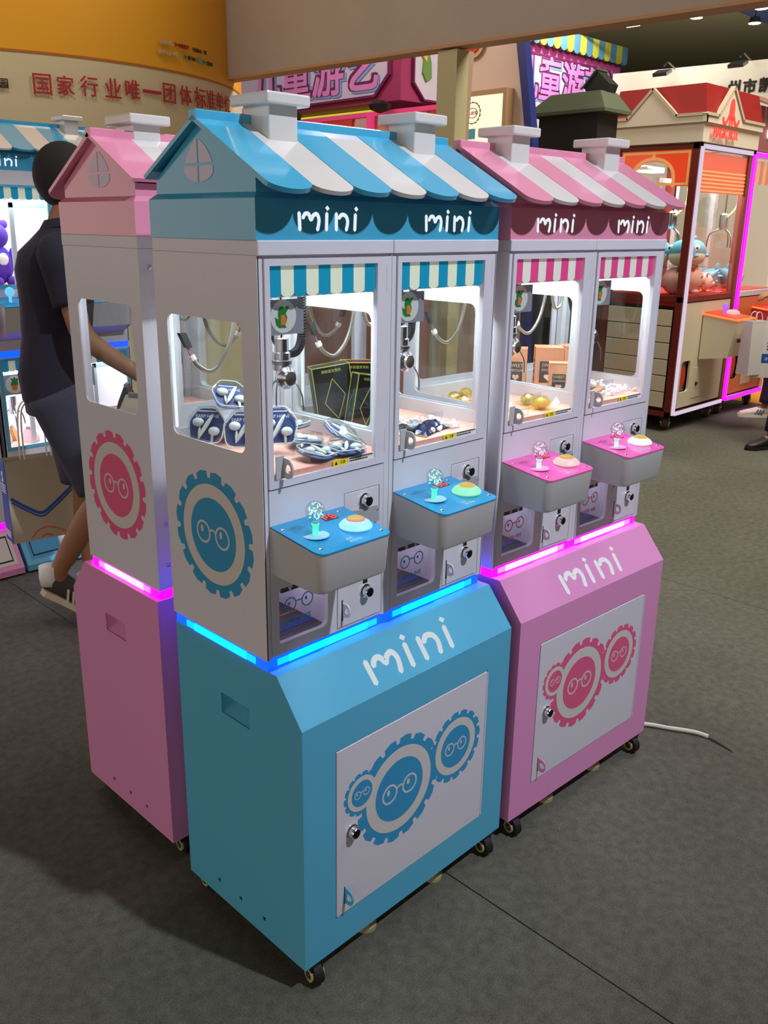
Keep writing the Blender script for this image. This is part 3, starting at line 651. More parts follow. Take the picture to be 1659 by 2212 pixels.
# ------------------------------------------------------------------ prizes in the blue machine
PS = 1.06
def earpack(label, at, rot):
    t = T('earphone_pack', label, 'earphones', (0,0,0), at=at, rot=rot, group='boxed white earphones in the front chamber of the blue machine')
    out = [(-.020,.045),(.020,.045),(.045,.012),(.036,-.040),(-.036,-.040),(-.045,.012)]
    def rnd(P, k=.22):
        o = []
        for i in range(len(P)):
            a,b,c = [Vector((*P[(i+j)%len(P)],0)) for j in (-1,0,1)]
            for s in (0,.5,1): q = b.lerp(a,k)*(1-s)**2+b*2*s*(1-s)+b.lerp(c,k)*s*s; o.append((q.x,q.y))
        return o
    o = rnd(out); sc = lambda k:[(x*k,y*k) for x,y in o]
    L('back_card', PL([sc(.93)], 'z', .001, .003), mat('card_navy', (58,74,134), .5), t)
    L('clear_shell', loft(NB(), [[(x,y,0) for x,y in sc(1)],[(x,y,.018) for x,y in sc(1)],[(x*.9,y*.9,.023) for x,y in o]]), M_acryl, t)
    L('white_rim', TU([(x,y,.012) for x,y in sc(1.0)], .0014, 6, True), mat('rim_white', (226,232,222), .4), t, smooth=True)
    wm = mat('earbud_white', (238,240,236), .3)
    for s in (-1,1):
        L('earbud', ell(EL((s*.019,-.002-s*.010,.010), .0135,.0105,.009, u=12, v=8), (s*.015,-.022-s*.006,.008), .0036,.016,.0036, u=8, v=6), wm, t, smooth=True)
    L('plug', EL((.0,-.002,.013), .0052,.034,.0045, Matrix.Rotation(-.5,3,'Z'), 10, 8), wm, t, smooth=True)
    L('pack_text', text_bm('EARP HONE', .01, lambda a,b,q:(a, b+.020, .0031+q), .0003, box_h=.0075, bold=.02), M_paperw, t)
    L('card_line', PL([rect(-.022,.022,.034,.037)], 'z', .003, .0034), M_paperw, t)
    return t
R_ = math.radians
ep = [('navy and white earphone pack standing against the side window, nearest the back', (.050,.400,FZ+.060), (R_(66),0,R_(-50))),
 ('navy and white earphone pack standing beside the side window, nearer the door', (.085,.300,FZ+.062), (R_(66),0,R_(-44))),
 ('earphone pack lying tilted on top of the pile behind the standing packs', (.110,.385,FZ+.125), (R_(34),R_(8),R_(-20))),
 ('earphone pack standing right of the claw, seen through the glass door', (.165,.270,FZ+.064), (R_(70),0,R_(-36))),
 ('earphone pack lying flat at the front, in the middle of the felt floor', (.190,.158,FZ+.012), (R_(8),R_(4),R_(20))),
 ('earphone pack leaning on edge by the partition, its dark side showing', (.310,.205,FZ+.032), (R_(28),R_(-14),R_(70))),
 ('earphone pack lying flat beside the yellow warning label, lower corner', (.275,.148,FZ+.010), (R_(3),0,R_(-15))),
 ('earphone pack lying deep in the pile at the back wall', (.155,.440,FZ+.030), (R_(15),R_(10),R_(60))),
 ('earphone pack lying under the standing ones near the partition', (.250,.270,FZ+.012), (R_(5),R_(-5),R_(130))),
 ('earphone pack face up between the claw and the back frame', (.300,.380,FZ+.020), (R_(12),0,R_(200)))]
first = None
for lab,at,rot in ep:
    if first is None: first = earpack(lab, at, rot); o = first
    else:
        o = copy_tree(first); o.location = W3(*at); o.rotation_euler = rot; o['label'] = lab
    o.scale = (PS,PS,PS)
def pbox(name, label, at, rz, w, d, h, m, edge, deco, group, tilt=(0,0)):
    t = T(name, label, 'box', (0,0,0), at=at, rot=(tilt[0],tilt[1],rz), group=group)
    L('carton', BX(-w/2,w/2,-d/2,d/2,0,h,bev=.0006,seg=1), m, t)
    if edge:
        bm = NB(); e = .0009
        for x in (-w/2,w/2):
            for y in (-d/2,d/2): box(bm, x-e,x+e,y-e,y+e,0,h)
        for z in (h,):
            for x in (-w/2,w/2): box(bm, x-e,x+e,-d/2,d/2,z-e,z+e)
            for y in (-d/2,d/2): box(bm, -w/2,w/2,y-e,y+e,z-e,z+e)
        L('foil_edge', bm, edge, t)
    deco(t, w, d, h)
    return t
M_blackcard = mat('black_carton', (16,18,22), .3); M_neon = mat('neon_edge', (176,180,70), .4)
M_teal = mat('teal_line', (60,108,100), .4)
def deco_black(t, w, d, h):
    for nm,y,s in (('front',-d/2,-1),):
        bm = NB(); P = [(0,.80),(.17,.52),(.02,.14),(-.16,.42)]
        P = [(a*w*1.7, b*h) for a,b in P]
        for i in range(4): plate(bm, [stroke([P[i],P[(i+1)%4]], .0018)], lambda u,v,q:(u,y+s*q,v), 0, .0005)
        L('line_drawing', bm, M_neon, t)
    bm = NB(); P = [(-.1,.75),(.1,.5),(.0,.2),(-.12,.4)]
    for i in range(4): plate(bm, [stroke([(P[i][0]*w*2,P[i][1]*h),(P[(i+1)%4][0]*w*2,P[(i+1)%4][1]*h)], .003)], lambda u,v,q:(-w/2-q,u*d/w,v), 0, .0005)
    L('side_drawing', bm, M_teal, t)
    L('carton_text', text_bm('新款蓝牙耳机', .01, lambda a,b,q:(a,-d/2-q,h*.90+b), .0004, box_h=h*.05), M_neon, t)
    L('carton_text', text_bm('无线立体声音响', .01, lambda a,b,q:(a,-d/2-q,h*.05+b), .0004, box_h=h*.05), M_neon, t)
gb = 'black cartons in the second chamber of the blue machine'
pbox('carton_box','black carton with yellow edges leaning left against the partition, leftmost of three', (.478,.402,FZ), R_(-28), .105,.05,.170, M_blackcard, M_neon, deco_black, gb, (0,R_(-8)))
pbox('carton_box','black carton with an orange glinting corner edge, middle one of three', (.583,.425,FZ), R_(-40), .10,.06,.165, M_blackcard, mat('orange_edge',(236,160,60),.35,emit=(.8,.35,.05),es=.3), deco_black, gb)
pbox('carton_box','black carton beside the second claw, its lower text and edge visible', (.470,.300,FZ), R_(-12), .085,.035,.155, M_blackcard, M_neon, deco_black, gb, (0,R_(10)))
# blue foil bags
def foilbag(label, at, rz, s=1.0, m=None):
    t = T('foil_bag', label, 'bag', (0,0,0), at=at, rz=rz, group='dark blue foil bags on the felt')
    bm = NB(); r = random.Random(int(at[0]*1000)); nx,ny = 12,7; G = []
    for j in range(ny):
        row = []
        for i in range(nx):
            u,v = i/(nx-1)-.5, j/(ny-1)-.5; z = .026*max(0,(1-(2*u)**4))*max(0,1-(2*v)**2)+r.uniform(-.003,.004)
            row.append(bm.verts.new((u*.14*s, v*.062*s*(1+.25*abs(u)), max(z,.002)*s)))
        G.append(row)
    bot = [bm.verts.new((u*.14*s,v*.07*s,0)) for u,v in ((-.5,-.5),(.5,-.5),(.5,.5),(-.5,.5))]
    for j in range(ny-1):
        for i in range(nx-1): bm.faces.new((G[j][i],G[j][i+1],G[j+1][i+1],G[j+1][i]))
    bm.faces.new(bot)
    L('bag_film', bm, m or mat('blue_foil', (24,30,78), .18, metal=.6), t)
    L('bag_seal', BX(-.078*s,-.068*s,-.036*s,.036*s,0,.003), mat('seal_gold', (190,140,60), .4), t)
    return t
foilbag('dark blue foil bag lying by the warning label of the second blue door', (.615,.185,FZ), .25, 1.0)
foilbag('crumpled black foil bag lying just behind the dark blue one', (.50,.215,FZ), -.3, 1.1, mat('black_foil', (14,14,20), .22, metal=.4))
def crystals(label, x0,x1,y0,y1, n, par=None, seed=1, tint=(.93,.95,.97)):
    bm = NB(); r = random.Random(seed)
    for i in range(n):
        s = r.uniform(.004,.0085); c = Vector((r.uniform(x0,x1), r.uniform(y0,y1), FZ+s*.6+r.uniform(0,.012)))
        q = bmesh.ops.create_icosphere(bm, subdivisions=1, radius=s)
        M = Matrix.Rotation(r.uniform(0,6),3,(r.random(),r.random(),r.random()+.1))
        for v in q['verts']: v.co = c+M@Vector((v.co.x, v.co.y*.7, v.co.z*1.1))
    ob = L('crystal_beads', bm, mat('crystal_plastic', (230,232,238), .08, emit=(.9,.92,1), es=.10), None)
    tag(ob, label, 'beads'); ob['kind'] = 'stuff'; return ob
crystals('clear plastic crystal beads strewn on the felt of the second blue chamber', .43,.72,.15,.28, 170, seed=2)
ca_, sa_ = math.cos(-.04286), math.sin(-.04286)
def PKW(x,y,z): return (.8395+x*ca_-y*sa_, -.0053+x*sa_+y*ca_, z)
def moved(ob):
    ob.rotation_euler = (0,0,-.04286); ob.location = W3(.8395,-.0053,ZF); return ob
moved(crystals('clear plastic crystal beads covering the felt of the far right pink chamber', .42,.76,.15,.42, 330, seed=3))
# yellow wrapped sweets in the pink machine
M_cell = glassmat('yellow_cellophane', (.96,.93,.55), .22, .12); M_cellw = mat('sweet_gold', (226,196,96), .4)
def sweet(label, at, rz, s=1.0):
    t = T('wrapped_sweet', label, 'sweet', (0,0,0), at=at, rz=rz, group='yellow cellophane sweets in the pink machine')
    L('sweet_core', EL((0,0,.016*s), .020*s,.018*s,.014*s, u=12, v=8), M_cellw, t, smooth=True)
    bm = NB(); r = random.Random(int(at[1]*9999)); n = 14; A,B_ = [],[]
    for i in range(n):
        a = 2*PI*i/n; A.append((.024*s*math.cos(a), .022*s*math.sin(a), .012*s)); k = r.uniform(.032,.050)*s; B_.append((k*math.cos(a), k*math.sin(a), r.uniform(.002,.03)*s))
    loft(bm, [A,B_], (False,False)); L('cellophane_frill', bm, M_cell, t)
    L('cellophane_dome', EL((0,0,.018*s), .026*s,.024*s,.019*s, u=10, v=6), M_cell, t)
    return t
for lab,x,y,s in (('yellow cellophane sweet at the left end behind the pink door',.075,.330,1.1),('yellow sweet just right of the leftmost one',.130,.270,1.1),('yellow sweet under the claw cord, middle of the felt',.115,.400,1.0),
        ('yellow sweet in the clear divider beside the warning label',.245,.165,1.2),('yellow sweet behind the clear divider, near the partition',.275,.235,1.0),('yellow sweet near the door latch of the pink machine',.045,.200,1.0),('yellow sweet at the back wall under the cartons',.20,.43,.95)):
    sweet(lab, PKW(x,y,FZ), x*20, s)
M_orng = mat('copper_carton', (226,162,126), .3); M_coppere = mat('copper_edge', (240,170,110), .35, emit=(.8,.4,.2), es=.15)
def deco_sweet(t, w, d, h):
    for (mp) in ((lambda u,v,q:(u,-d/2-q,v)), (lambda u,v,q:(-w/2-q,-u*d/w,v))):
        L('label_panel', PL([rect(-w*.34,w*.34,h*.22,h*.70)], mp, 0, .0005), mat('label_charcoal', (66,62,64), .5), t)
        L('label_text', text_bm('SWEET', .01, lambda a,b,q:mp(a,h*.58+b,q), .0008, box_h=h*.08, sx=.9), mat('label_peach', (236,196,170), .5), t)
        L('label_text', text_bm('EMOTION', .01, lambda a,b,q:mp(a,h*.48+b,q), .0008, box_h=h*.055, sx=.9), mat('label_peach', (236,196,170), .5), t)
        hp = [(math.sin(a)**3*.17*w, h*.345+h*.085*(13*math.cos(a)-5*math.cos(2*a)-2*math.cos(3*a)-math.cos(4*a))/16) for a in [2*PI*i/24 for i in range(24)]]
        L('heart', PL([hp], mp, 0, .0008), mat('label_peach', (236,196,170), .5), t)
gs = 'copper sweet cartons in the far pink chamber'
for lab,x,y,rz,w,d,h,tl in (('copper carton standing in front, leftmost of the cartons behind the partition',.445,.250,-50,.062,.045,.115,(0,0)),
        ('tall copper carton standing in the middle, its two label panels showing',.520,.350,-48,.090,.075,.150,(0,0)),
        ('tall copper carton standing against the right one, farthest back',.615,.330,-20,.080,.06,.150,(0,0)),
        ('copper carton with a purple glinting top, half hidden behind the front one',.440,.420,-55,.065,.06,.145,(0,0)),
        ('pale copper carton lying flat in front of the standing cartons',.570,.215,20,.120,.075,.022,(0,0))):
    p_ = PKW(x,y,FZ); pbox('carton_box', lab, p_, R_(rz)-.04286, w,d,h, M_orng, M_coppere, deco_sweet if h > .05 else (lambda t,w,d,h: L('label_panel', PL([rect(-.035,.035,-.018,.018)], 'z', h, h+.0008), mat('label_charcoal', (66,62,64), .5), t)), gs)
# rear machine: a few things near its side window
def toybag(label, at, rz, col, nm='toy_packet'):
    t = T(nm, label, 'toy', (0,0,0), at=at, rz=rz, group='toy packets in the rear pink machine')
    L('packet', loft(NB(), [[(-.04,-.03,0),(.04,-.03,0),(.04,.03,0),(-.04,.03,0)],[(-.045,-.02,.03),(.045,-.02,.035),(.045,.02,.03),(-.045,.02,.028)],[(-.03,-.005,.07),(.03,-.005,.075),(.03,.004,.075),(-.03,.004,.07)]]), mat('packet_%d'%col[0], col, .25), t)
    L('packet_clip', BX(-.02,.02,-.006,.006,.068,.082), M_steel, t)
for i,(x,y,c,lab) in enumerate(((.10,.70,(196,120,60),'orange toy packet lying low in the side window of the rear machine'),(.16,.78,(60,120,190),'blue toy packet in the rear pink machine'),(.09,.80,(210,200,190),'pale toy packet at the lower corner of the rear side window'),(.22,.90,(60,60,62),'dark toy packet heaped behind the rear side window'),(.15,.95,(50,54,58),'black toy packet at the far end of the rear chamber'))):
    toybag(lab, (x,y,FZ), i, c)
# ------------------------------------------------------------------ tall two-tier machines to the left, behind
def tall_machine(label, C, x0, y0, lower_only=False):
    t = T('claw_machine', label, 'claw machine', (0,0,ZF), at=(x0,y0,ZF), group='two-tier claw machines behind the passer-by')
    teal = C['base']; wht = C['shell']; w = .79; yt = .13
    prof = [(0,ZF+.012),(0,-.025),(yt,.17),(.62,.17),(.62,ZF+.012)]
    L('base_plinth', PL([prof], 'x', 0, w), teal, t)
    sl = lambda u,v,q:(u, v*yt-q*.8, -.025+v*.195+q*.55)
    for i in range(4):
        a = .03+i*.185; L('plinth_stripe', PL([rect(a,a+.18,.12,.92)], sl, 0, .001), C['print'] if i%2 == 0 else M_print_w, t)
    L('plinth_line', PL([rect(.045,w-.045,.2,.84), rect(.051,w-.051,.24,.80)], sl, .001, .0018), M_ink, t)
    for x in (.06,w-.06):
        for y in (.06,.55): L('foot_pad', LA([(.02,ZF),(.02,ZF+.014)], (x,y,0), n=12), M_rubber, t)
    L('light_strip', BX(.01,w-.01,yt+.006,.56,.17,.21), C['led'], t)
    def tier(z0, z1, wz0, wz1):
        L('tier_side', BX(0,.006,yt,.56,z0,z1), wht, t); L('tier_side', BX(w-.006,w,yt,.56,z0,z1), wht, t)
        L('tier_back', BX(.006,w-.006,.552,.56,z0,z1), M_alu, t)
        L('tier_front', PL([rect(0,w,z0,z1)]+[rect(k*.395+.012,k*.395+.383,wz0,wz1) for k in (0,1)], 'y', yt, yt+.008), wht, t)
        L('tier_floor', BX(.006,w-.006,yt+.008,.552,wz0-.01,wz0+.004), M_pinkcarpet, t)
        L('tier_ceiling', BX(.006,w-.006,yt+.008,.552,z1-.01,z1-.002), M_alu, t)
        for k in (0,1):
            a,b = k*.395+.012, k*.395+.383
            dr = L('glass_door', PL([rect(a,b,wz0,wz1), rect(a+.018,b-.018,wz0+.018,wz1-.012)], 'y', yt-.006, yt+.004), teal, t)
            L('pane', BX(a+.015,b-.015,yt,yt+.002,wz0+.015,wz1-.01), M_glass, dr)
            n = 9; sw = (b-a-.036)/n
            for i in range(n):
                xx = a+.018+i*sw; zt, zb = wz1-.012, wz1-.062
                pts = [(xx,zt),(xx,zb)]+[(xx+sw/2-sw/2*math.cos(q), zb-.009*math.sin(q)) for q in [PI*j/6 for j in range(1,6)]]+[(xx+sw,zb),(xx+sw,zt)]
                L('awning_stripe', PL([pts], 'y', yt+.003, yt+.004), C['awn'] if i%2 == 0 else C['awnw'], t)
            L('mullion', BX((a+b)/2-.012,(a+b)/2+.012,.20,.215,wz0,wz1), M_alu, t)
            L('window_rail', BX(a,b,.20,.215,wz1-.11,wz1-.085), M_alu, t)
            L('led_batten', BX(a+.04,b-.04,.24,.26,wz1-.03,wz1-.022), M_lite, t)
            al = bpy.data.lights.new('chamber_light','AREA'); al.energy = 2.2; al.size = .25; al.color = (.92,.97,1)
            ao = bpy.data.objects.new('chamber_light', al); COL.objects.link(ao); ao.parent = t; ao.location = Vector(((a+b)/2,.30,wz1-.045-ZF))*U
    tier(.21, 1.11, .605, 1.105)
    L('light_strip', BX(.006,w-.006,yt+.004,.55,1.11,1.145), C['led'], t)
    tier(1.145, 2.055, 1.47, 1.985)
    for k in (0,1):
        a = k*.395
        L('control_shelf', loft(NB(), [[(a+.03,yt,1.20),(a+.36,yt,1.20),(a+.36,yt-.10,1.25),(a+.03,yt-.10,1.25)],[(a+.03,yt,1.42),(a+.36,yt,1.42),(a+.36,yt-.12,1.38),(a+.03,yt-.12,1.38)]]), M_grey, t)
        js = L('joystick', LA([(.008,0),(.008,.03),(.022,.045),(.024,.058),(.016,.075),(.004,.08)], (a+.09,yt-.06,1.40), n=14), emat('stem_sky',(.15,.6,1),1.0), t, smooth=True)
        L('shelf_top', loft(NB(), [[(a+.03,yt,1.421),(a+.36,yt,1.421),(a+.36,yt-.12,1.381),(a+.03,yt-.12,1.381)],[(a+.03,yt,1.424),(a+.36,yt,1.424),(a+.36,yt-.12,1.384),(a+.03,yt-.12,1.384)]]), C['plate'], t)
        cd = L('hanging_card', BX(a+.03,a+.17,yt+.02,yt+.023,.905,1.015), mat('card_grey', (150,150,164), .5), t)
        L('card_circle', PL([circ(a+.095,.960,.048,30)], 'y', yt+.019, yt+.020), M_paperw, cd)
        g = [(-.02,0),(-.012,.025),(-.022,.04),(-.006,.034),(.004,.046),(.010,.032),(.024,.036),(.018,.012),(.022,0)]
        L('plant_picture', PL([[(a+.095+p,.958+q) for p,q in g]], 'y', yt+.018, yt+.019), mat('leaf_green', (40,130,60), .5), cd)
        L('pot_picture', PL([[(a+.078,.958),(a+.112,.958),(a+.106,.930),(a+.084,.930)]], 'y', yt+.0175, yt+.019), mat('bib_orange', (230,130,50), .5), cd)
        cc = (a+.10,yt+.09)
        h = L('claw_head', LA([(.012,.06),(.028,.05),(.028,0),(.020,-.01),(.020,-.05),(.008,-.055)], (cc[0],cc[1],.84), n=16), M_chrome, t, smooth=True)
        L('claw_cord', TU([(cc[0],cc[1],.89),(cc[0],cc[1],1.10)], .003, 6), M_dark, h)
        for j in range(3):
            dd = Vector((math.cos(j*2.1+.3),math.sin(j*2.1+.3),0)); c0 = Vector((cc[0],cc[1],0))
            L('claw_finger', TU(spline([c0+dd*.02+Vector((0,0,.81)), c0+dd*.06+Vector((0,0,.78)), c0+dd*.075+Vector((0,0,.72))],5), .004, 6), M_steel, h)
    for ch in list(blue.children):
        n0 = ch.name.split('.')[0]
        src = C['src']
    for ch in list(C['src'].children):
        n0 = ch.name.split('.')[0]
        if n0 in ('house_band','gable_wall','loft_wall','roof_stripe','ridge_cap','chimney','gable_pane') or (n0.startswith('letter_') and ch.data.materials[0] == M_mini):
            s = share(ch, n0, t, (-.03 if not n0.startswith('letter_') else -.05,.015,.28))
            for g in ch.children: share(g, g.name.split('.')[0], s, (0,0,0))
    return t
BLUE['src'] = blue; PINK['src'] = pink
tall_machine('tall blue two-tier claw machine behind the man, white letters on its teal band', BLUE, .72, 3.2)
tall_machine('tall pink two-tier claw machine at the left edge, only its base corner showing', PINK, -.09, 3.2)
def plush(name, label, at, rz, kind, s=1.0, group=None):
    """small stuffed toys"""
    t = T(name, label, 'plush toy', (0,0,0), at=at, rz=rz, group=group)
    if kind == 'bear':
        m = mat('plush_purple', (84,52,170), .95, noise=.2, nscale=300, bump=.6)
        L('body', ell(EL((0,0,.07*s), .055*s,.045*s,.07*s), (0,0,.17*s), .045*s,.042*s,.045*s), m, t, smooth=True)
        for k in (-1,1): L('ear', EL((k*.035*s,0,.21*s), .016*s,.010*s,.016*s), m, t, smooth=True); L('paw', EL((k*.05*s,-.02*s,.09*s), .016*s,.016*s,.04*s), m, t, smooth=True); L('foot', EL((k*.03*s,-.04*s,.012*s), .02*s,.03*s,.018*s), m, t, smooth=True)
        L('chest_patch', EL((0,-.042*s,.09*s), .02*s,.006*s,.022*s), M_paperw, t, smooth=True)
    if kind == 'fish':
        m = mat('plush_blue', (92,178,206), .95, noise=.12, nscale=200, bump=.5); w = mat('plush_cream', (238,230,206), .95)
        L('body', EL((0,0,.11*s), .12*s,.11*s,.11*s, u=20, v=14), m, t, smooth=True)
        L('belly', EL((-.012*s,-.004*s,.085*s), .112*s,.106*s,.086*s, u=20, v=14), w, t, smooth=True)
        L('top_fin', EL((.02*s,0,.225*s), .035*s,.012*s,.03*s), m, t, smooth=True)
        for k in (-1,1):
            e = L('eye_patch', EL((-.075*s,k*.060*s,.150*s), .026*s,.024*s,.028*s), w, t, smooth=True); L('eye', EL((-.098*s,k*.066*s,.152*s), .008*s,.009*s,.011*s), M_ink, t, smooth=True)
            L('side_fin', EL((.03*s,k*.11*s,.09*s), .03*s,.02*s,.014*s), m, t, smooth=True)
        L('tail_fin', ell(EL((.135*s,.025*s,.13*s), .03*s,.03*s,.012*s), (.135*s,-.025*s,.13*s), .03*s,.03*s,.012*s), m, t, smooth=True)
    if kind == 'pig':
        m = mat('plush_peach', (240,186,172), .95, noise=.08, nscale=200, bump=.5); rd = mat('plush_red', (206,52,46), .95)
        L('body', EL((0,0,.13*s), .15*s,.12*s,.13*s, u=20, v=14), m, t, smooth=True)
        L('snout', LA([(.03*s,0),(.036*s,-.02*s),(.030*s,-.03*s)], (-.02*s,-.11*s,.12*s), 'y', 16), m, t, smooth=True)
        for k in (-1,1):
            L('ear', EL((k*.075*s-.02*s,-.03*s,.25*s), .032*s,.012*s,.03*s), rd, t, smooth=True); L('eye', EL((k*.05*s-.02*s,-.108*s,.165*s), .008*s,.006*s,.008*s), M_ink, t)
            L('foot', EL((k*.08*s,-.06*s,.02*s), .035*s,.04*s,.022*s), m, t, smooth=True)
        L('scarf', TU([(.118*s*math.cos(a)-.0, .10*s*math.sin(a), .075*s) for a in [2*PI*i/24 for i in range(24)]], .012*s, 6, True), rd, t, smooth=True)
    if kind == 'shark':
        m = mat('plush_slate', (112,176,204), .95, noise=.1, nscale=200, bump=.5); w = mat('plush_blush', (240,206,190), .95)
        L('body', loft(NB(), [[(x*s, r*s*math.cos(a)*.95, .10*s+zz*s+r*s*math.sin(a)) for a in [2*PI*i/16 for i in range(16)]] for x,r,zz in ((-.20,.02,-.01),(-.17,.06,0),(-.10,.095,.0),(0,.10,0),(.10,.075,.02),(.18,.04,.07),(.23,.018,.12))]), m, t, smooth=True)
        L('belly', EL((-.04*s,0,.075*s), .15*s,.090*s,.078*s), w, t, smooth=True)
        L('back_fin', EL((.02*s,0,.215*s), .04*s,.010*s,.04*s, Matrix.Rotation(.5,3,'Y')), m, t, smooth=True)
        for k in (-1,1):
            L('side_fin', EL((0,k*.11*s,.06*s), .03*s,.06*s,.012*s), m, t, smooth=True); L('tail_lobe', EL((.25*s,k*.03*s,.16*s), .03*s,.045*s,.014*s), m, t, smooth=True)
            L('eye_patch', EL((-.14*s,k*.055*s,.125*s), .018*s,.014*s,.018*s), w, t); L('eye', EL((-.152*s,k*.064*s,.127*s), .007*s,.007*s,.008*s), M_ink, t)
    return t
plush('plush_bear', 'purple plush bear with white chest patch in the upper left window', (.885,3.56,1.475), .1, 'bear', 1.5)
plush('plush_bear', 'small purple plush bear in the upper window, half hidden by the man', (.775,3.62,1.475), .3, 'bear', 1.2)
for i,(x,y,c,lab) in enumerate(((.78,3.50,(226,222,216),'white toy packet on the felt of the lower left window'),(.86,3.56,(196,206,150),'pale green toy packet on the felt of the lower left window'),(.92,3.46,(222,190,200),'pink toy packet on the felt of the lower left window'))):
    o = toybag(lab, (x,y,.61), i, c, 'toy_packet')
# ------------------------------------------------------------------ people
def skin(name, J, E, root, m, parent, lv=2):
    """one continuous limb-and-trunk surface: J joints {id:(pos,radius)}, E bones"""
    ids = list(J); me = bpy.data.meshes.new(name)
    me.from_pydata([J[i][0] for i in ids], [(ids.index(a),ids.index(b)) for a,b in E], [])
    ob = bpy.data.objects.new(name, me); COL.objects.link(ob); ob.parent = parent; ORG[ob.name] = Vector((0,0,0))
    md = ob.modifiers.new('skin','SKIN'); md.use_smooth_shade = True
    for i,k in enumerate(ids):
        r = J[k][1]; r = r if isinstance(r,tuple) else (r,r)
        sv = me.skin_vertices[0].data[i]; sv.radius = r; sv.use_root = (k == root)
    s = ob.modifiers.new('sub','SUBSURF'); s.levels = lv; s.render_levels = lv
    me2 = bpy.data.meshes.new_from_object(ob.evaluated_get(bpy.context.evaluated_depsgraph_get()))
    me2.materials.clear(); me2.materials.append(m); me2.polygons.foreach_set('use_smooth',[True]*len(me2.polygons))
    ob.modifiers.clear(); ob.data = me2; bpy.data.meshes.remove(me); me2.name = name
    return ob
def Lm(name, bm, m, parent, smooth=True):   # metre-sized child of a person
    me = bpy.data.meshes.new(name); bmesh.ops.recalc_face_normals(bm, faces=bm.faces[:]); bm.to_mesh(me); bm.free(); me.materials.append(m)
    if smooth: me.polygons.foreach_set('use_smooth',[True]*len(me.polygons))
    ob = bpy.data.objects.new(name, me); COL.objects.link(ob); ob.parent = parent; ORG[ob.name] = Vector((0,0,0)); return ob
M_skin = mat('skin', (150,104,72), .55); M_hair = mat('hair_black', (20,17,16), .8, noise=.3, nscale=400, bump=.6)
def hand_bones(J, E, wrist, d, side, curl=.5, s=1.0, nm='h'):
    """palm and five bent fingers from the wrist along direction d; side = thumb direction"""
    d = Vector(d).normalized(); sd = Vector(side); sd = (sd-d*sd.dot(d)).normalized(); n = d.cross(sd)
    w = Vector(wrist); palm = w+d*.055*s
    J[nm+'p'] = (palm, (.030*s,.017*s)); E.append((nm+'w',nm+'p'))
    for i,(o,l) in enumerate(((.027,.072),(.009,.082),(-.009,.076),(-.026,.060))):
        b = w+d*.088*s+sd*o*s; q1 = b+(d*math.cos(curl*.5)+n*math.sin(curl*.5))*l*.45*s
        q2 = q1+(d*math.cos(curl*1.4)+n*math.sin(curl*1.4))*l*.33*s; q3 = q2+(d*math.cos(curl*2.1)+n*math.sin(curl*2.1))*l*.25*s
        for j,(q,r) in enumerate(((b,.0105),(q1,.0088),(q2,.0080),(q3,.0068))):
            J['%sf%d%d'%(nm,i,j)] = (q, r*s); E.append((nm+'p' if j == 0 else '%sf%d%d'%(nm,i,j-1), '%sf%d%d'%(nm,i,j)))
    t1 = w+d*.03*s+sd*.030*s; t2 = t1+(d*.6+sd*.6+n*.2).normalized()*.038*s; t3 = t2+(d*.9+sd*.25+n*.3).normalized()*.03*s
    for j,(q,r) in enumerate(((t1,.013),(t2,.0105),(t3,.0085))):
        J['%st%d'%(nm,j)] = (q, r*s); E.append((nm+'p' if j == 0 else '%st%d'%(nm,j-1), '%st%d'%(nm,j)))
def shoe(parent, heel, toe, m, sole_m, stripe_m, up=(0,0,1), w=.045):
    heel, toe, up = Vector(heel), Vector(toe), Vector(up); d = (toe-heel); Ln = d.length; d.normalize(); sd = up.cross(d).normalized(); up = d.cross(sd)
    def ring(x, hw, h, z0=0): return [heel+d*x*Ln+sd*hw*math.cos(a)*w+up*(z0+(h*(.5+.5*math.sin(a)))) for a in [2*PI*i/14 for i in range(14)]]
    o = Lm('shoe', loft(NB(), [ring(-.02,.45,.06,.02),ring(.03,.75,.085,.015),ring(.2,.8,.095,.012),ring(.38,.82,.082,.012),ring(.6,.98,.062,.012),ring(.82,.95,.046,.012),ring(.96,.6,.032,.012),ring(1.0,.3,.02,.014)]), m, parent)
    def sr(x, hw): return x, hw
    P = [(-.03,.5),(.05,.85),(.3,.85),(.6,1.05),(.85,1.0),(.98,.6),(1.03,.25)]
    L2 = [heel+d*x*Ln+sd*h*w for x,h in P]+[heel+d*x*Ln-sd*h*w for x,h in P[::-1]]
    so = Lm('sole', loft(NB(), [[tuple(p) for p in L2],[tuple(p+up*.024) for p in L2]]), sole_m, o, False)
    if stripe_m:
        for k in range(3):
            for s2 in (-1,1):
                x = .36+k*.085
                Lm('shoe_stripe', loft(NB(), [[tuple(heel+d*(x+a)*Ln+sd*s2*w*(.93+b)+up*z) for a,z in ((0,.022),(.035,.022),(-.04,.068),(-.075,.068))] for b in (-.25,.05)]), stripe_m, o, False)
    Lm('sock', lathe(NB(), [(.036,.0),(.040,.03),(.038,.075)], heel+d*.14*Ln+Vector((0,0,.05)), 'z', 14), M_paperw, o)
    return o
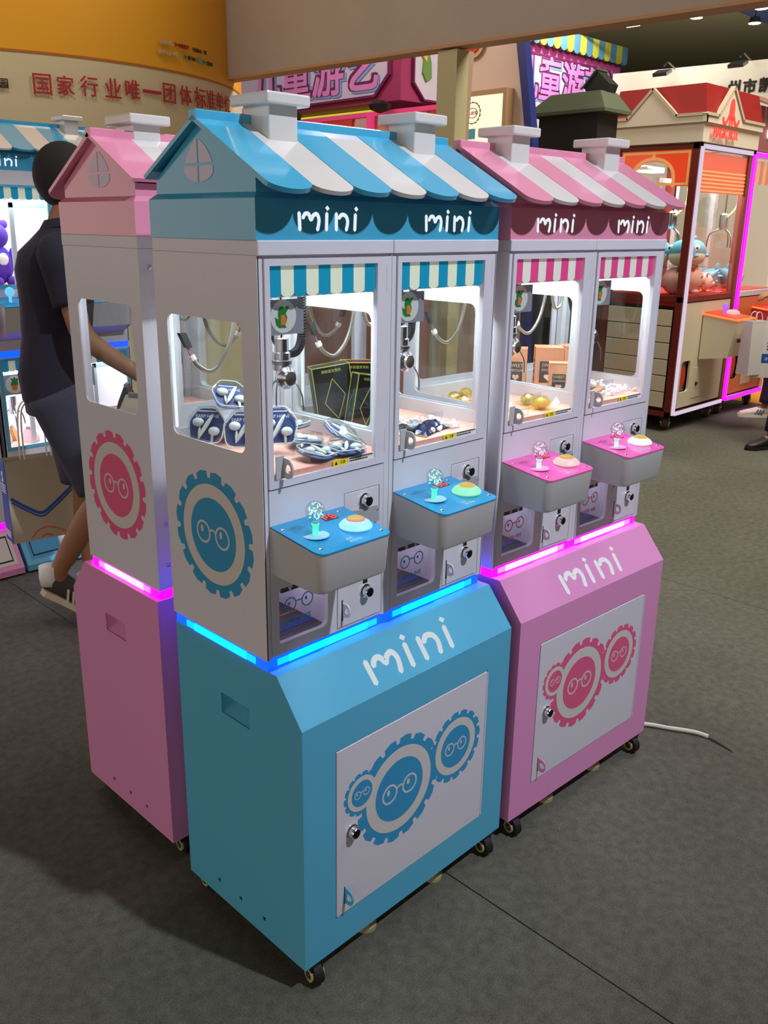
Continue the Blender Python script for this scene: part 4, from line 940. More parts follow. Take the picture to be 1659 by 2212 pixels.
def head(parent, c, yaw, face=True, s=1.0, hair=True):
    """c = centre of skull; local +x is where the face looks"""
    R = Matrix.Rotation(yaw,3,'Z'); c = Vector(c); P = lambda x,y,z: c+R@Vector((x,y,z))*s
    if hair:
        bm = NB(); ell(bm, P(-.014,0,.010), .104*s,.084*s,.114*s, R, 26, 18)
        bmesh.ops.delete(bm, geom=[v for v in bm.verts if (R.inverted()@(v.co-c)).x > .045*s and (R.inverted()@(v.co-c)).z < .062*s or (R.inverted()@(v.co-c)).z < -.092*s], context='VERTS')
        Lm('hair', bm, M_hair, parent)
    for k in (-1,1):
        Lm('ear', EL(P(-.002,k*.080,-.008), .018*s,.007*s,.032*s, R, 10, 8), M_skin, parent)
        e = Lm('eye', EL(P(.086,k*.032,.004), .010*s,.013*s,.009*s, R, 10, 8), M_paperw, parent); Lm('pupil', EL(P(.094,k*.032,.004), .004*s,.005*s,.005*s, R, 8, 6), M_ink, e)
        Lm('eyebrow', EL(P(.094,k*.034,.024), .006*s,.018*s,.004*s, R, 8, 6), M_hair, parent)
    Lm('nose', EL(P(.102,0,-.018), .016*s,.013*s,.022*s, R, 10, 8), M_skin, parent)
    Lm('mouth', EL(P(.090,0,-.052), .008*s,.024*s,.006*s, R, 10, 8), mat('lips', (150,84,74), .5), parent)
def person(label, at, rz, pose, cloth, s=1.0):
    """pose in metres, forward = +x, left = +y, feet on z = 0"""
    t = T('person', label, 'person', (0,0,0), at=(at[0],at[1],ZF), rz=rz)
    p = {k:Vector(v)*s for k,v in pose.items()}; J, E = {}, []
    def add(k, r, to=None): J[k] = (p[k], r if not isinstance(r,tuple) else r); (E.append((to,k)) if to else None)
    add('pelvis',(.100,.085)); add('waist',(.095,.085),'pelvis'); add('chest',(.110,.085),'waist'); add('neck0',(.055,.055),'chest'); add('neck',(.053,.053),'neck0')
    J['skull'] = (p['head'], (.076*s,.088*s)); J['chin'] = (p['head']+Vector((.022,0,-.062))*s, (.055*s,.062*s)); J['top'] = (p['head']+Vector((-.005,0,.062))*s, (.066*s,.078*s))
    E += [('neck','chin'),('chin','skull'),('skull','top')]
    for sd in 'lr':
        add(sd+'sh',.050,'chest'); add(sd+'el',.042,sd+'sh'); J[sd+'hw'] = (p[sd+'wr'],(.027*s,.022*s)); E.append((sd+'el',sd+'hw'))
        hand_bones(J, E, p[sd+'wr'], p[sd+'hd'], p[sd+'th'], pose.get('curl',(.5,.5))['lr'.index(sd)] if False else .55, s, sd+'h')
        add(sd+'hip',.078,'pelvis'); add(sd+'kn',.058,sd+'hip'); J[sd+'calf'] = (p[sd+'kn'].lerp(p[sd+'an'],.35)+Vector((-.012,0,0)), .054*s); E.append((sd+'kn',sd+'calf'))
        add(sd+'an',.036,sd+'calf'); J[sd+'ball'] = (p[sd+'heel'].lerp(p[sd+'toe'],.6)+Vector((0,0,.03)), (.034*s,.022*s)); E.append((sd+'an',sd+'ball'))
    J = {k:(v[0], tuple(q*1.0 for q in v[1]) if isinstance(v[1],tuple) else v[1]) for k,v in J.items()}
    skin('body', J, E, 'pelvis', M_skin, t)
    g = lambda k,r:(p[k],r)
    # garments: rings around the trunk, tapered tubes around the limbs
    def hoop(bm, rings, n=18, cap=(False,False)):
        loft(bm, [[tuple(c+Vector((rx*math.cos(a), ry*math.sin(a), tilt*math.cos(a)))) for a in [2*PI*i/n for i in range(n)]] for c,rx,ry,tilt in rings], cap)
    def limb(bm, pts, n=14):
        q = spline([a for a,b in pts], 4) if len(pts) > 2 else [a for a,b in pts]; k = len(q)-1
        rs = [pts[min(int(i/k*(len(pts)-1)), len(pts)-2)][1]*(1-((i/k*(len(pts)-1))-min(int(i/k*(len(pts)-1)), len(pts)-2)))+pts[min(int(i/k*(len(pts)-1))+1, len(pts)-1)][1]*((i/k*(len(pts)-1))-min(int(i/k*(len(pts)-1)), len(pts)-2)) for i in range(k+1)]
        tube(bm, q, rs, n)
    V_ = Vector; bm = NB()
    hoop(bm, [(p['pelvis']+V_((-.005,0,-.075)),.125,.175,0),(p['pelvis']+V_((-.01,0,.02)),.128,.172,0),(p['waist'],.122,.165,0),(p['waist'].lerp(p['chest'],.6),.128,.178,0),(p['chest']+V_((-.01,0,.02)),.130,.190,0),(p['chest']+V_((-.01,0,.08)),.112,.188,0),(p['chest'].lerp(p['neck0'],.78)+V_((-.01,0,.005)),.088,.130,0),(p['neck0']+V_((-.005,0,.01)),.068,.078,.006),(p['neck'].lerp(p['neck0'],.35),.063,.066,.010)])
    for sd in 'lr':
        sg = 1 if sd == 'l' else -1; f_ = cloth.get('sleeve',.62)
        limb(bm, [(p[sd+'sh']+V_((0,-sg*.07,.0)),.060),(p[sd+'sh']+V_((0,sg*.0,-.005)),.072),(p[sd+'sh'].lerp(p[sd+'el'],f_*.5),.069),(p[sd+'sh'].lerp(p[sd+'el'],f_),.066)])
    Lm('shirt', bm, cloth['shirt'], t)
    Lm('collar', loft(NB(), [[tuple(c+V_((r_*math.cos(a), r_*1.05*math.sin(a), .010*math.cos(a)))) for a in [2*PI*i/18 for i in range(18)]] for c,r_ in ((p['neck'].lerp(p['neck0'],.75),.076),(p['neck'].lerp(p['neck0'],.25),.065),(p['neck'].lerp(p['neck0'],.25),.061))], (False,False)), cloth['shirt'], t)
    bm = NB()
    hoop(bm, [(p['pelvis']+V_((0,0,.07)),.115,.158,0),(p['pelvis']+V_((-.005,0,-.03)),.124,.168,0),(p['pelvis']+V_((-.005,0,-.12)),.118,.170,0)])
    for sd in 'lr':
        up_ = p[sd+'hip']+V_((-.005,0,.01))
        if cloth['leg'] <= 1: limb(bm, [(up_,.098),(p[sd+'hip'].lerp(p[sd+'kn'],.5),.098),(p[sd+'hip'].lerp(p[sd+'kn'],cloth['leg']),.094)])
        else: limb(bm, [(up_,.098),(p[sd+'kn'],.075),(p[sd+'kn'].lerp(p[sd+'an'],.5)+V_((-.01,0,0)),.068),(p[sd+'an']+V_((0,0,.03)),.062)])
    Lm(cloth.get('legname','shorts'), bm, cloth['trousers'], t)
    for sd in 'lr': shoe(t, p[sd+'heel'], p[sd+'toe'], cloth['shoe'], cloth['sole'], cloth.get('stripe'), cloth.get('up_'+sd,(0,0,1)))
    head(t, p['head']+Vector((.0,0,.0)), pose['headyaw'][0] if 'headyaw' in pose else 0, s=s, hair=True)
    return t
walk = dict(pelvis=(-.03,0,.95), waist=(-.02,0,1.10), chest=(0,0,1.32), neck0=(.025,0,1.47), neck=(.04,0,1.53), head=(.065,0,1.645),
    lsh=(.0,.19,1.41), lel=(-.14,.22,1.15), lwr=(-.20,.24,.93), lhd=(.3,0,-.95), lth=(1,0,.2),
    rsh=(.04,-.18,1.40), rel=(.10,-.22,1.12), rwr=(.30,-.19,.97), rhd=(.8,0,-.5), rth=(.5,0,.8),
    lhip=(-.03,.09,.90), lkn=(.02,.10,.50), lan=(.02,.10,.09), lheel=(-.05,.10,0), ltoe=(.23,.11,0),
    rhip=(-.03,-.09,.90), rkn=(.12,-.10,.52), ran=(-.09,-.10,.20), rheel=(-.145,-.10,.135), rtoe=(.08,-.10,0.0), headyaw=(0,0,0))
M_polo = mat('navy_polo', (30,30,44), .9, noise=.1, nscale=300, bump=.3); M_short = mat('dark_denim', (56,58,74), .9, noise=.15, nscale=300, bump=.3)
HX, HY = .72, 2.52
person('man in a navy polo shirt and dark shorts walking behind the pink machine, back turned', (HX,HY), -.62, walk,
    dict(shirt=M_polo, trousers=M_short, leg=.92, sleeve=.62, shoe=mat('shoe_charcoal',(58,54,52),.8), sole=mat('sole_cream',(206,196,168),.7), stripe=mat('stripe_cream',(206,200,170),.7), up_r=(.50,0,.87)))
reach = dict(pelvis=(0,0,.95), waist=(0,0,1.10), chest=(.0,0,1.32), neck0=(.0,0,1.47), neck=(.01,0,1.53), head=(.03,0,1.645),
    lsh=(.0,.19,1.41), lel=(.12,.22,1.16), lwr=(.33,.20,1.04), lhd=(1,-.1,-.15), lth=(0,-1,.3),
    rsh=(.0,-.19,1.41), rel=(-.06,-.26,1.12), rwr=(.03,-.27,.88), rhd=(.1,0,-1), rth=(1,0,.1),
    lhip=(0,.09,.90), lkn=(.05,.10,.50), lan=(.0,.12,.09), lheel=(-.06,.12,0), ltoe=(.22,.16,0),
    rhip=(0,-.09,.90), rkn=(.16,-.10,.50), ran=(.17,-.12,.09), rheel=(.11,-.12,0), rtoe=(.39,-.13,0))
person('person in an orange top and dark jeans at the right edge, hand on the joystick', (8.22,1.88), 2.32, reach,
    dict(shirt=mat('orange_top',(226,110,50),.9), trousers=mat('dark_jeans',(34,36,48),.9,noise=.15,nscale=200), leg=2, legname='jeans', sleeve=.62, shoe=mat('shoe_white',(222,214,206),.7), sole=mat('sole_white',(224,220,210),.7), stripe=mat('stripe_slate',(84,96,124),.7)))
stand = dict(reach, lel=(-.02,.25,1.13), lwr=(.06,.26,.88), lhd=(.1,0,-1), lth=(1,0,.1))
person('person in black trousers and black shoes, one shoe tip showing at the right edge', (6.98,1.32), 2.75, stand,
    dict(shirt=mat('grey_shirt',(96,98,104),.9), trousers=mat('black_trousers',(20,20,24),.9), leg=2, legname='trousers', sleeve=.62, shoe=mat('shoe_black',(18,17,18),.5), sole=mat('sole_black',(14,14,14),.8)))
# shopping bags
def bag(name, label, at, rz, w, d, h, front, sidem, deco, tilt=0, hh=.07):
    t = T(name, label, 'bag', (0,0,0), at=at, rot=(tilt,0,rz))
    bm = loft(NB(), [[(-w/2,-d/2,0),(w/2,-d/2,0),(w/2,d/2,0),(-w/2,d/2,0)],[(-w/2,-d*.35,h),(w/2,-d*.35,h),(w/2,d*.35,h),(-w/2,d*.35,h)]], (True,False))
    L('bag_body', bm, front, t)
    for s in (-1,1):
        L('gusset', loft(NB(), [[(s*(w/2+.001),-d/2,0),(s*(w/2+.001),d/2,0),(s*(w/2+.001),d*.35,h),(s*(w/2+.001),-d*.35,h)],[(s*(w/2+.003),-d/2,0),(s*(w/2+.003),d/2,0),(s*(w/2+.003),d*.35,h),(s*(w/2+.003),-d*.35,h)]]), sidem, t)
        L('bag_handle', TU(spline([(-w*.2,s*d*.33,h-.02),(-w*.15,s*d*.2,h+hh),(w*.15,s*d*.2,h+hh),(w*.2,s*d*.33,h-.02)],6), .004, 6), M_paperw, t)
    deco(t, w, d, h); return t
def deco_left(t, w, d, h):
    f = lambda u,v,q:(u, -d/2+v/h*d*.15-.0008-q, v)
    bl = mat('bag_blue', (26,84,168), .6); og = mat('bag_orange', (214,106,60), .6)
    for k,(dx,wd) in enumerate(((0,.014),(.018,.008))):
        L('printed_curve', PL([stroke([(-w*.46,h*.55-dx),(-w*.25,h*.42-dx),(-w*.05,h*.33-dx),(w*.12,h*.40-dx),(w*.45,h*.60-dx)], wd)], f, 0, .001), bl, t)
    L('printed_arc', PL([stroke([(-w*.22,h*.04),(-w*.12,h*.12),(w*.04,h*.14),(w*.22,h*.08),(w*.30,h*.03)], .008)], f, 0, .001), og, t)
    L('printed_dot', PL([stroke([(-w*.08,h*.03),(0,h*.05),(w*.08,h*.03)], .010)], f, 0, .001), og, t)
    L('gusset_letter', text_bm('S', .1, lambda a,b,q:(-w/2-.004-q, -a, h*.74+b), .001, box_h=.055, bold=.03), M_paperw, t)
    bm = NB()
    for i in range(4): box(bm, -w/2-.005,-w/2-.003,-d*.25,d*.3,h*(.70-.03*i),h*(.71-.03*i))
    for i in range(3): box(bm, -w/2-.005,-w/2-.003,-d*.3,d*.4,h*(.12-.03*i),h*(.135-.03*i))
    L('gusset_lines', bm, M_paperw, t, kind='stuff')
M_bagb = mat('bag_blue', (26,84,168), .6)
bag('shopping_bag', 'cream paper bag with blue curves and blue side, carried behind the walking man', (.68,2.86,.26), -.15, .33,.13,.42, mat('bag_cream',(186,176,150),.8), M_bagb, deco_left, hh=.25)
def deco_right(t, w, d, h):
    f = lambda u,v,q:(u, -d/2+v/h*d*.15-.0008-q, v)
    L('bag_text', text_bm('CWPE', .1, lambda a,b,q:f(a-.0,h*.74+b,q), .001, box_h=.035), M_bagb, t)
    L('bag_text', text_bm('探索', .1, lambda a,b,q:f(a-.0,h*.50+b,q), .001, box_h=.09, bold=.03), M_bagb, t)
    L('bag_block', PL([rect(-w*.44,w*.44,h*.27,h*.43)], f, 0, .001), M_bagb, t)
    L('bag_text', text_bm('游艺设备展览', .1, lambda a,b,q:f(a-.0,h*.31+b,q), .0016, box_h=.032), M_paperw, t)
bag('shopping_bag', 'white shopping bag with blue writing hanging from the arm at the right edge', (7.46,1.88,.47), -.78, .38,.16,.52, M_paperw, mat('bag_white_side',(206,190,200),.8), deco_right)
bag('shopping_bag', 'plain white shopping bag seen edge on beside the printed one', (7.27,2.0,.50), -.3, .20,.14,.50, M_paperw, mat('bag_white_side',(206,190,200),.8), lambda t,w,d,h: L('bag_rim', BX(-w/2,w/2,-d*.36,-d*.34,h-.02,h), M_paperw, t))
# ------------------------------------------------------------------ round banner wall on the left
CX, CY, CR = 2.195, 6.32, 1.945
cyl = T('banner_drum', 'round orange and cream banner drum with red Chinese writing, behind the left machines', 'banner', (CX,CY,ZF), at=(CX,CY,ZF))
def arc_band(z0,z1,m,name,r=CR,a0=-190,a1=40,parent=None):
    bm = NB(); n = 130; lo = []
    for rr,zz in ((r,z0),(r,z1),(r-.03,z1),(r-.03,z0)):
        lo.append([bm.verts.new((CX+rr*math.cos(R_(a0+(a1-a0)*i/n)), CY+rr*math.sin(R_(a0+(a1-a0)*i/n)), zz)) for i in range(n+1)])
    for a,b in zip(lo, lo[1:]+lo[:1]):
        for i in range(n): bm.faces.new((a[i],a[i+1],b[i+1],b[i]))
    return L(name, bm, m, parent or cyl, smooth=True)
arc_band(ZF,2.815, mat('banner_cream',(226,210,170),.6), 'cream_band'); arc_band(2.815,2.83, mat('banner_rust',(190,110,30),.6), 'rust_line', CR+.004)
arc_band(2.83,4.6, mat('banner_amber',(248,176,36),.5), 'amber_band')
def on_drum(s, ang, z, h, m, name, sx=1.0, bold=0, r=CR):
    c = math.radians(ang)
    def mp(u,v,q):
        a = c+u/r; return (CX+(r+.012+q)*math.cos(a), CY+(r+.012+q)*math.sin(a), z+v)
    return L(name, text_bm(s, h, mp, .004, bold=bold, box_h=h, sx=sx), m, cyl)
M_redtx = mat('banner_red', (196,44,52), .6)
for ch_,a,z0,z1 in (('国',-106.1,2.578,2.700),('家',-101.9,2.586,2.701),('行',-97.4,2.591,2.713),('业',-92.6,2.597,2.716),('唯',-88.4,2.603,2.724),('一',-83.8,2.656,2.676),('团',-79.3,2.611,2.737),('体',-74.6,2.614,2.743),('标',-69.8,2.617,2.752),('准',-65.6,2.623,2.754),('单',-61.5,2.635,2.755),('位',-57.5,2.634,2.750)):
    on_drum(ch_, a, z0, z1-z0, M_redtx, 'banner_character', sx=.95 if ch_ != '一' else .75, bold=.012)
on_drum('园', -112.8, 2.60, .055, M_ink, 'banner_character', bold=.02)
for s_,a,z,h,c in (('指导单位',-79.5,2.978,.030,(226,206,156)),('中国游艺',-74.5,2.982,.028,(190,50,40)),('文化协会',-70.2,2.982,.026,(90,70,40)),('网',-67.2,2.984,.026,(90,70,40)),('联合主办单位',-79.0,2.916,.030,(226,206,156)),('腾飞网',-72.2,2.918,.026,(70,70,50)),('游乐网',-65.6,2.918,.026,(70,100,60))):
    on_drum(s_, a, z, h, mat('print_%d%d'%(c[0],c[1]),c,.6), 'small_print', bold=.02)
for a,z,c in ((-74.0,2.931,(30,140,90)),(-69.2,2.935,(120,170,190)),(-67.6,2.931,(30,140,90)),(-76.6,2.996,(190,40,36))):
    cc = math.radians(a); L('small_mark', PL([[(-.016,-.014),(.016,0),(-.016,.016)]] if c[1] != 170 else [circ(0,0,.022,14)], lambda u,v,q:(CX+(CR+.012+q)*math.cos(cc+u/CR), CY+(CR+.012+q)*math.sin(cc+u/CR), z+v), 0, .003), mat('mark_%d'%c[1],c,.6), cyl)
# ------------------------------------------------------------------ beam, post, panels on the right
bs = S('trim_1')
M_beam = mat('beam_beige', (182,168,152), .8, noise=.04, nscale=4)
L('beam', loft(NB(), [[(3.3,5.4,2.900),(3.42,5.4,2.900),(3.42,5.4,4.7),(3.3,5.4,4.7)],[(3.3,-2.5,2.780),(3.42,-2.5,2.780),(3.42,-2.5,4.7),(3.3,-2.5,4.7)]]), M_beam, bs)
L('beam_lit_edge', loft(NB(), [[(3.292,5.4,2.885),(3.43,5.4,2.885),(3.43,5.4,2.901),(3.292,5.4,2.901)],[(3.292,-2.5,2.765),(3.43,-2.5,2.765),(3.43,-2.5,2.781),(3.292,-2.5,2.781)]]), mat('beam_lit_edge', (196,150,106), .7), bs)  # warm light on the beam's underside put into this strip's colour
pt = T('booth_post', 'cream square post with a flared side carrying the long beige beam', 'post', (3.36,2.43,ZF))
L('shaft', BX(3.31,3.42,2.415,2.57,ZF,2.83), mat('post_cream', (196,186,142), .7), pt)
L('flared_side', loft(NB(), [[(3.42,2.415,ZF),(3.43,2.415,ZF),(3.43,2.56,ZF),(3.42,2.56,ZF)],[(3.42,2.415,2.0),(3.425,2.415,2.0),(3.425,2.56,2.0),(3.42,2.56,2.0)],[(3.42,2.415,2.83),(3.47,2.415,2.83),(3.47,2.56,2.83),(3.42,2.56,2.83)]]), mat('post_taupe', (176,154,126), .7), pt)
bw = T('booth_wall', 'pale booth wall panel with a round red logo, right of the cream post', 'panel', (5.05,3.4,ZF))
L('panel_face', PL([[(3.80,ZF),(3.80,3.34),(3.258,3.34),(3.08,2.3),(3.0,ZF)]], 'x', 5.0, 5.06), mat('panel_pale', (206,186,176), .7), bw)
L('edge_board', PL([[(3.262,3.34),(3.182,3.34),(3.02,2.45),(2.93,ZF),(3.0,ZF),(3.085,2.45)]], 'x', 4.98, 5.06), mat('edge_navy', (22,40,120), .5), bw)
L('logo_base', PL([circ(3.665,3.235,.115,36)], 'x', 4.975, 5.0), mat('logo_tan', (196,156,110), .6), bw)
L('logo_ring', PL([circ(3.675,3.255,.10,36)], 'x', 4.968, 4.976), mat('logo_red', (196,36,40), .5), bw)
L('logo_ring', PL([circ(3.675,3.262,.062,30)], 'x', 4.962, 4.969), M_paperw, bw); L('logo_core', PL([circ(3.675,3.27,.045,30)], 'x', 4.956, 4.963), mat('logo_indigo', (44,44,130), .5), bw)
L('raised_letter', text_bm('乐园', .1, lambda a,b,q:(4.99-q,3.44-a,3.285+b), .02, box_h=.1), mat('logo_tan', (196,156,110), .6), bw)
lb = T('light_box', 'glowing cream light box with a drawn gear figure, right of the cream post', 'light box', (4.95,3.5,2.0), at=(4.95,3.5,2.0))
L('box_frame', PL([[(3.745,1.9),(3.24,1.9),(3.24,2.86),(3.745,2.86)],[(3.715,1.93),(3.275,1.93),(3.275,2.825),(3.715,2.825)]], 'x', 4.90, 5.0), mat('frame_tan', (176,142,104), .6), lb)
L('box_face', BX(4.93,4.95,3.275,3.715,1.93,2.825), emat('box_cream', (1,.93,.62), 1.15), lb)
L('drawn_gear', PL([gear_pts(3.60,2.70,.085,14), circ(3.60,2.70,.076,40)], 'x', 4.925, 4.93), mat('line_brown', (120,90,50), .6), lb)
L('drawn_gear', PL([circ(3.60,2.70,.052,30,.04), circ(3.60,2.70,.047,30,.035)], 'x', 4.925, 4.93), mat('line_brown', (120,90,50), .6), lb)
L('drawn_word', text_bm('心想事', .1, lambda a,b,q:(4.93-q,3.60-a,2.685+b), .004, box_h=.03), mat('logo_red', (196,36,40), .5), lb)
L('drawn_body', BX(4.925,4.93,3.565,3.635,2.50,2.58), mat('draw_blue', (90,170,200), .6), lb); L('drawn_base', BX(4.925,4.93,3.57,3.63,2.38,2.44), mat('draw_orange', (236,160,50), .6), lb)
# booth with candy letters
def candy_text(t, s, mp, h, m1, m2, m3, sx=1.0):
    for dx,dz,b,m,d0,nm in ((.06,-.05,.060,m3,.0,'letter_shadow'),(0,0,.060,m2,.01,'letter_outline'),(0,0,.021,m1,.02,'letter_face')):
        L(nm, text_bm(s, h, lambda u,v,q:mp((u+dx*h),v+dz*h,q+d0), .008, bold=b, box_h=h*(1+b), sx=sx), m, t)
M_mag = mat('booth_magenta', (160,50,100), .6); M_cand = mat('candy_pink', (222,140,205), .4); M_plum = mat('plum_outline', (110,30,80), .5); M_sky = mat('sky_shadow', (130,170,226), .5); M_sign = mat('sign_lilac', (212,204,224), .5)
b1 = T('booth_sign', 'magenta booth fascia with big pink candy letters under the beige beam', 'sign', (6.0,6.5,ZF))
L('fascia_box', BX(6.0,7.2,5.441,10.0,3.055,4.6), M_mag, b1)
L('sign_panel', PL([[(9.9,3.10),(9.9,4.3),(5.60,4.3),(5.60,3.32),(5.80,3.13)]], lambda u,v,q:(q,u,v-(u-5.6)*.0), 5.97, 6.0), M_sign, b1)
L('sign_border', PL([[(9.95,3.08),(9.95,4.35),(5.57,4.35),(5.57,3.305),(5.785,3.105)],[(9.9,3.10),(9.9,4.3),(5.60,4.3),(5.60,3.32),(5.80,3.13)]], 'x', 5.96, 6.0), M_plum, b1)
L('side_panel', PL([[(6.17,3.9),(6.17,3.24),(6.33,3.09),(7.1,3.09),(7.1,3.9)]], lambda u,v,q:(u,q,v), 5.41,5.44), M_sign, b1)
L('side_border', PL([[(6.15,3.92),(6.15,3.23),(6.325,3.07),(7.12,3.07),(7.12,3.92)],[(6.17,3.9),(6.17,3.24),(6.33,3.09),(7.1,3.09),(7.1,3.9)]], lambda u,v,q:(u,q,v), 5.40,5.44), M_plum, b1)
candy_text(b1, '儿童游艺', lambda u,v,q:(5.965-q*.4,6.80-u,3.17+v), .50, M_cand, M_plum, M_sky, 1.03)
L('side_emblem', PL([[(6.28,3.34),(6.34,3.26),(6.42,3.30),(6.41,3.45),(6.36,3.56),(6.30,3.50)]], lambda u,v,q:(u,q,v), 5.39,5.41), mat('emblem_green', (110,150,80), .6), b1)
L('side_emblem', PL([[(6.27,3.50),(6.33,3.44),(6.36,3.56),(6.31,3.62)]], lambda u,v,q:(u,q,v), 5.385,5.405), mat('emblem_yellow', (220,190,80), .6), b1)
for y_ in (9.6,8.6): L('fascia_leg', BX(6.05,6.25,y_-.1,y_+.1,ZF,3.055), M_mag, b1)
b2 = T('booth_counter', 'booth back wall with lime strip and red posters under the magenta fascia', 'panel', (6.9,7,ZF))
L('lime_strip', BX(6.32,6.34,6.06,8.2,2.96,3.045), emat('lime_glow', (.75,.82,.05), .75), b2)
L('wall_board', BX(6.06,6.10,4.78,8.2,ZF,2.945), mat('board_coral', (208,150,130), .7), b2)
L('rail', BX(6.02,6.06,4.78,8.2,2.93,2.975), mat('rail_pink', (232,60,120), .5, emit=(.9,.1,.3), es=.2), b2)
for ya,yb_,c in ((7.1,6.2,(220,70,50)),(6.15,5.95,(214,180,176)),(5.8,5.1,(226,150,120)),(5.05,4.78,(206,66,46))): L('poster', BX(6.03,6.06,yb_,ya,2.5,2.92), mat('poster_%d'%c[1],c,.6), b2)
L('lit_column', BX(5.98,6.02,5.84,5.92,2.4,2.96), emat('rose_glow', (.95,.05,.22), .7), b2)
L('poster_script', text_bm('ly', .1, lambda a,b,q:(6.03-q,4.90-a,2.70+b), .004, box_h=.14), mat('script_peach', (236,170,140), .6), b2)
for k_,(ya,) in enumerate(((7.05,),(5.62,))): tag(L('speaker_horn', LA([(.02,0),(.10,.03),(.12,.08),(.05,.12)], (5.88,ya,2.93), n=8), M_dark), ['black octagonal fitting above the red posters, left of the chimneys','black oval fitting above the lit rose column'][k_], 'fitting')
b3 = T('booth_sign', 'far booth sign with candy letters and a scalloped blue and yellow awning', 'sign', (11.5,7.1,ZF))
def sp3(u,v,q): return (u,7.0-q,v)
L('sign_board', PL([[(9.6,2.4),(12.86,2.4),(12.86,4.50),(9.6,4.50)]], sp3, -.3, 0), mat('booth_orchid', (206,90,160), .6), b3)
L('sign_panel', PL([[(9.6,2.5),(9.6,4.22),(12.45,4.22),(12.72,3.95),(12.72,2.5)]], sp3, 0, .03), M_sign, b3)
L('sign_border', PL([[(9.6,2.46),(9.6,4.25),(12.47,4.25),(12.75,3.97),(12.75,2.46)],[(9.6,2.5),(9.6,4.22),(12.45,4.22),(12.72,3.95),(12.72,2.5)]], sp3, 0, .04), M_plum, b3)
candy_text(b3, '儿童游艺', lambda u,v,q:sp3(11.13+u,3.62+v,.03+q*.5), .60, M_cand, M_plum, M_sky, .95)
for i in range(18):
    x = 9.75+i*.175
    pts = [(x,4.62),(x,4.42)]+[(x+.0875-.0875*math.cos(a),4.42-.07*math.sin(a)) for a in [PI*j/6 for j in range(1,6)]]+[(x+.175,4.42),(x+.175,4.62)]
    L('awning_scallop', PL([pts], sp3, .05, .09), mat('scallop_blue',(86,140,170),.6) if i%2 else mat('scallop_yellow',(196,196,60),.6), b3)
for x in (9.7,12.75): L('sign_leg', BX(x,x+.1,7.05,7.15,ZF,2.5), M_mag, b3)
ar = T('arm_light', 'white arm spotlight reaching over the far booth sign', 'spotlight', (11.6,6.9,4.6), at=(11.6,6.9,4.6))
L('arm', TU([(11.3,7.05,4.62),(11.6,6.6,4.78),(11.75,6.35,4.82)], .02, 8), M_alu, ar); L('lamp_head', BX(11.65,11.95,6.15,6.4,4.72,4.80,bev=.02), M_alu, ar); L('lamp_lens', BX(11.68,11.92,6.17,6.38,4.71,4.722), emat('lamp_lens',(1,.98,.9),14), ar)
ww = T('booth_wall', 'long white booth wall with black Chinese writing at the upper right', 'panel', (11,4,ZF))
L('wall_face', PL([[(6.0,ZF),(6.0,3.93),(-3,3.75),(-3,ZF)]], 'x', 11.0, 11.12), mat('wall_white', (226,222,208), .8), ww)
for s_,yy in (('州',4.19),('市',3.98),('凯',3.77),('达',3.55)): L('wall_character', text_bm(s_, .1, lambda a,b,q:(11.0-q,yy-a,3.50+b), .015, box_h=.175, bold=.03), M_ink, ww)
for k_,yy in enumerate((5.05,4.02)):
    t = T('clip_light', ['grey clip light on top of the white wall, left one above the red roof','grey clip light on the white wall beside the Chinese writing'][k_], 'spotlight', (10.8,yy,3.9), at=(10.8,yy,3.9), group='clip lights on the white wall')
    L('bracket', TU([(11.02,yy,3.90),(10.85,yy+.03,3.97),(10.7,yy,3.90)], .012, 6), M_steel, t); L('lamp_head', loft(NB(), [[(10.58,yy-.10,3.80),(10.72,yy-.10,3.86),(10.72,yy+.10,3.86),(10.58,yy+.10,3.80)],[(10.60,yy-.10,3.76),(10.74,yy-.10,3.82),(10.74,yy+.10,3.82),(10.60,yy+.10,3.76)]]), M_steel, t)
# dark hut shaped cabinet
ht = T('hut_cabinet', 'tall dark green hut shaped cabinet with a small dormer on its roof', 'cabinet', (5.6,2.9,ZF))
HY0,HY1 = 2.77,3.34
M_hut = mat('hut_green', (84,94,70), .6); M_hutd = mat('hut_dark', (26,27,24), .6)
L('cabinet_body', BX(5.5,5.8,2.77,3.34,ZF,2.72), M_hutd, ht)
L('hip_roof', loft(NB(), [[(5.44,2.68,2.70),(5.86,2.68,2.70),(5.86,3.43,2.70),(5.44,3.43,2.70)],[(5.44,2.68,2.725),(5.86,2.68,2.725),(5.86,3.43,2.725),(5.44,3.43,2.725)],[(5.52,2.78,2.865),(5.78,2.78,2.865),(5.78,3.25,2.865),(5.52,3.25,2.865)]]), M_hut, ht)
L('dormer', loft(NB(), [[(5.6,2.78,2.85),(5.6,2.95,2.85),(5.6,2.98,2.90),(5.6,2.87,3.02),(5.6,2.755,2.92)],[(5.74,2.78,2.85),(5.74,2.95,2.85),(5.74,2.98,2.90),(5.74,2.87,3.02),(5.74,2.755,2.92)]]), M_hutd, ht)
L('dormer_roof', loft(NB(), [[(5.58,2.99,2.90),(5.58,2.87,3.03),(5.58,2.87,3.045),(5.58,3.0,2.905)],[(5.76,2.99,2.90),(5.76,2.87,3.03),(5.76,2.87,3.045),(5.76,3.0,2.905)]]), M_hut, ht)
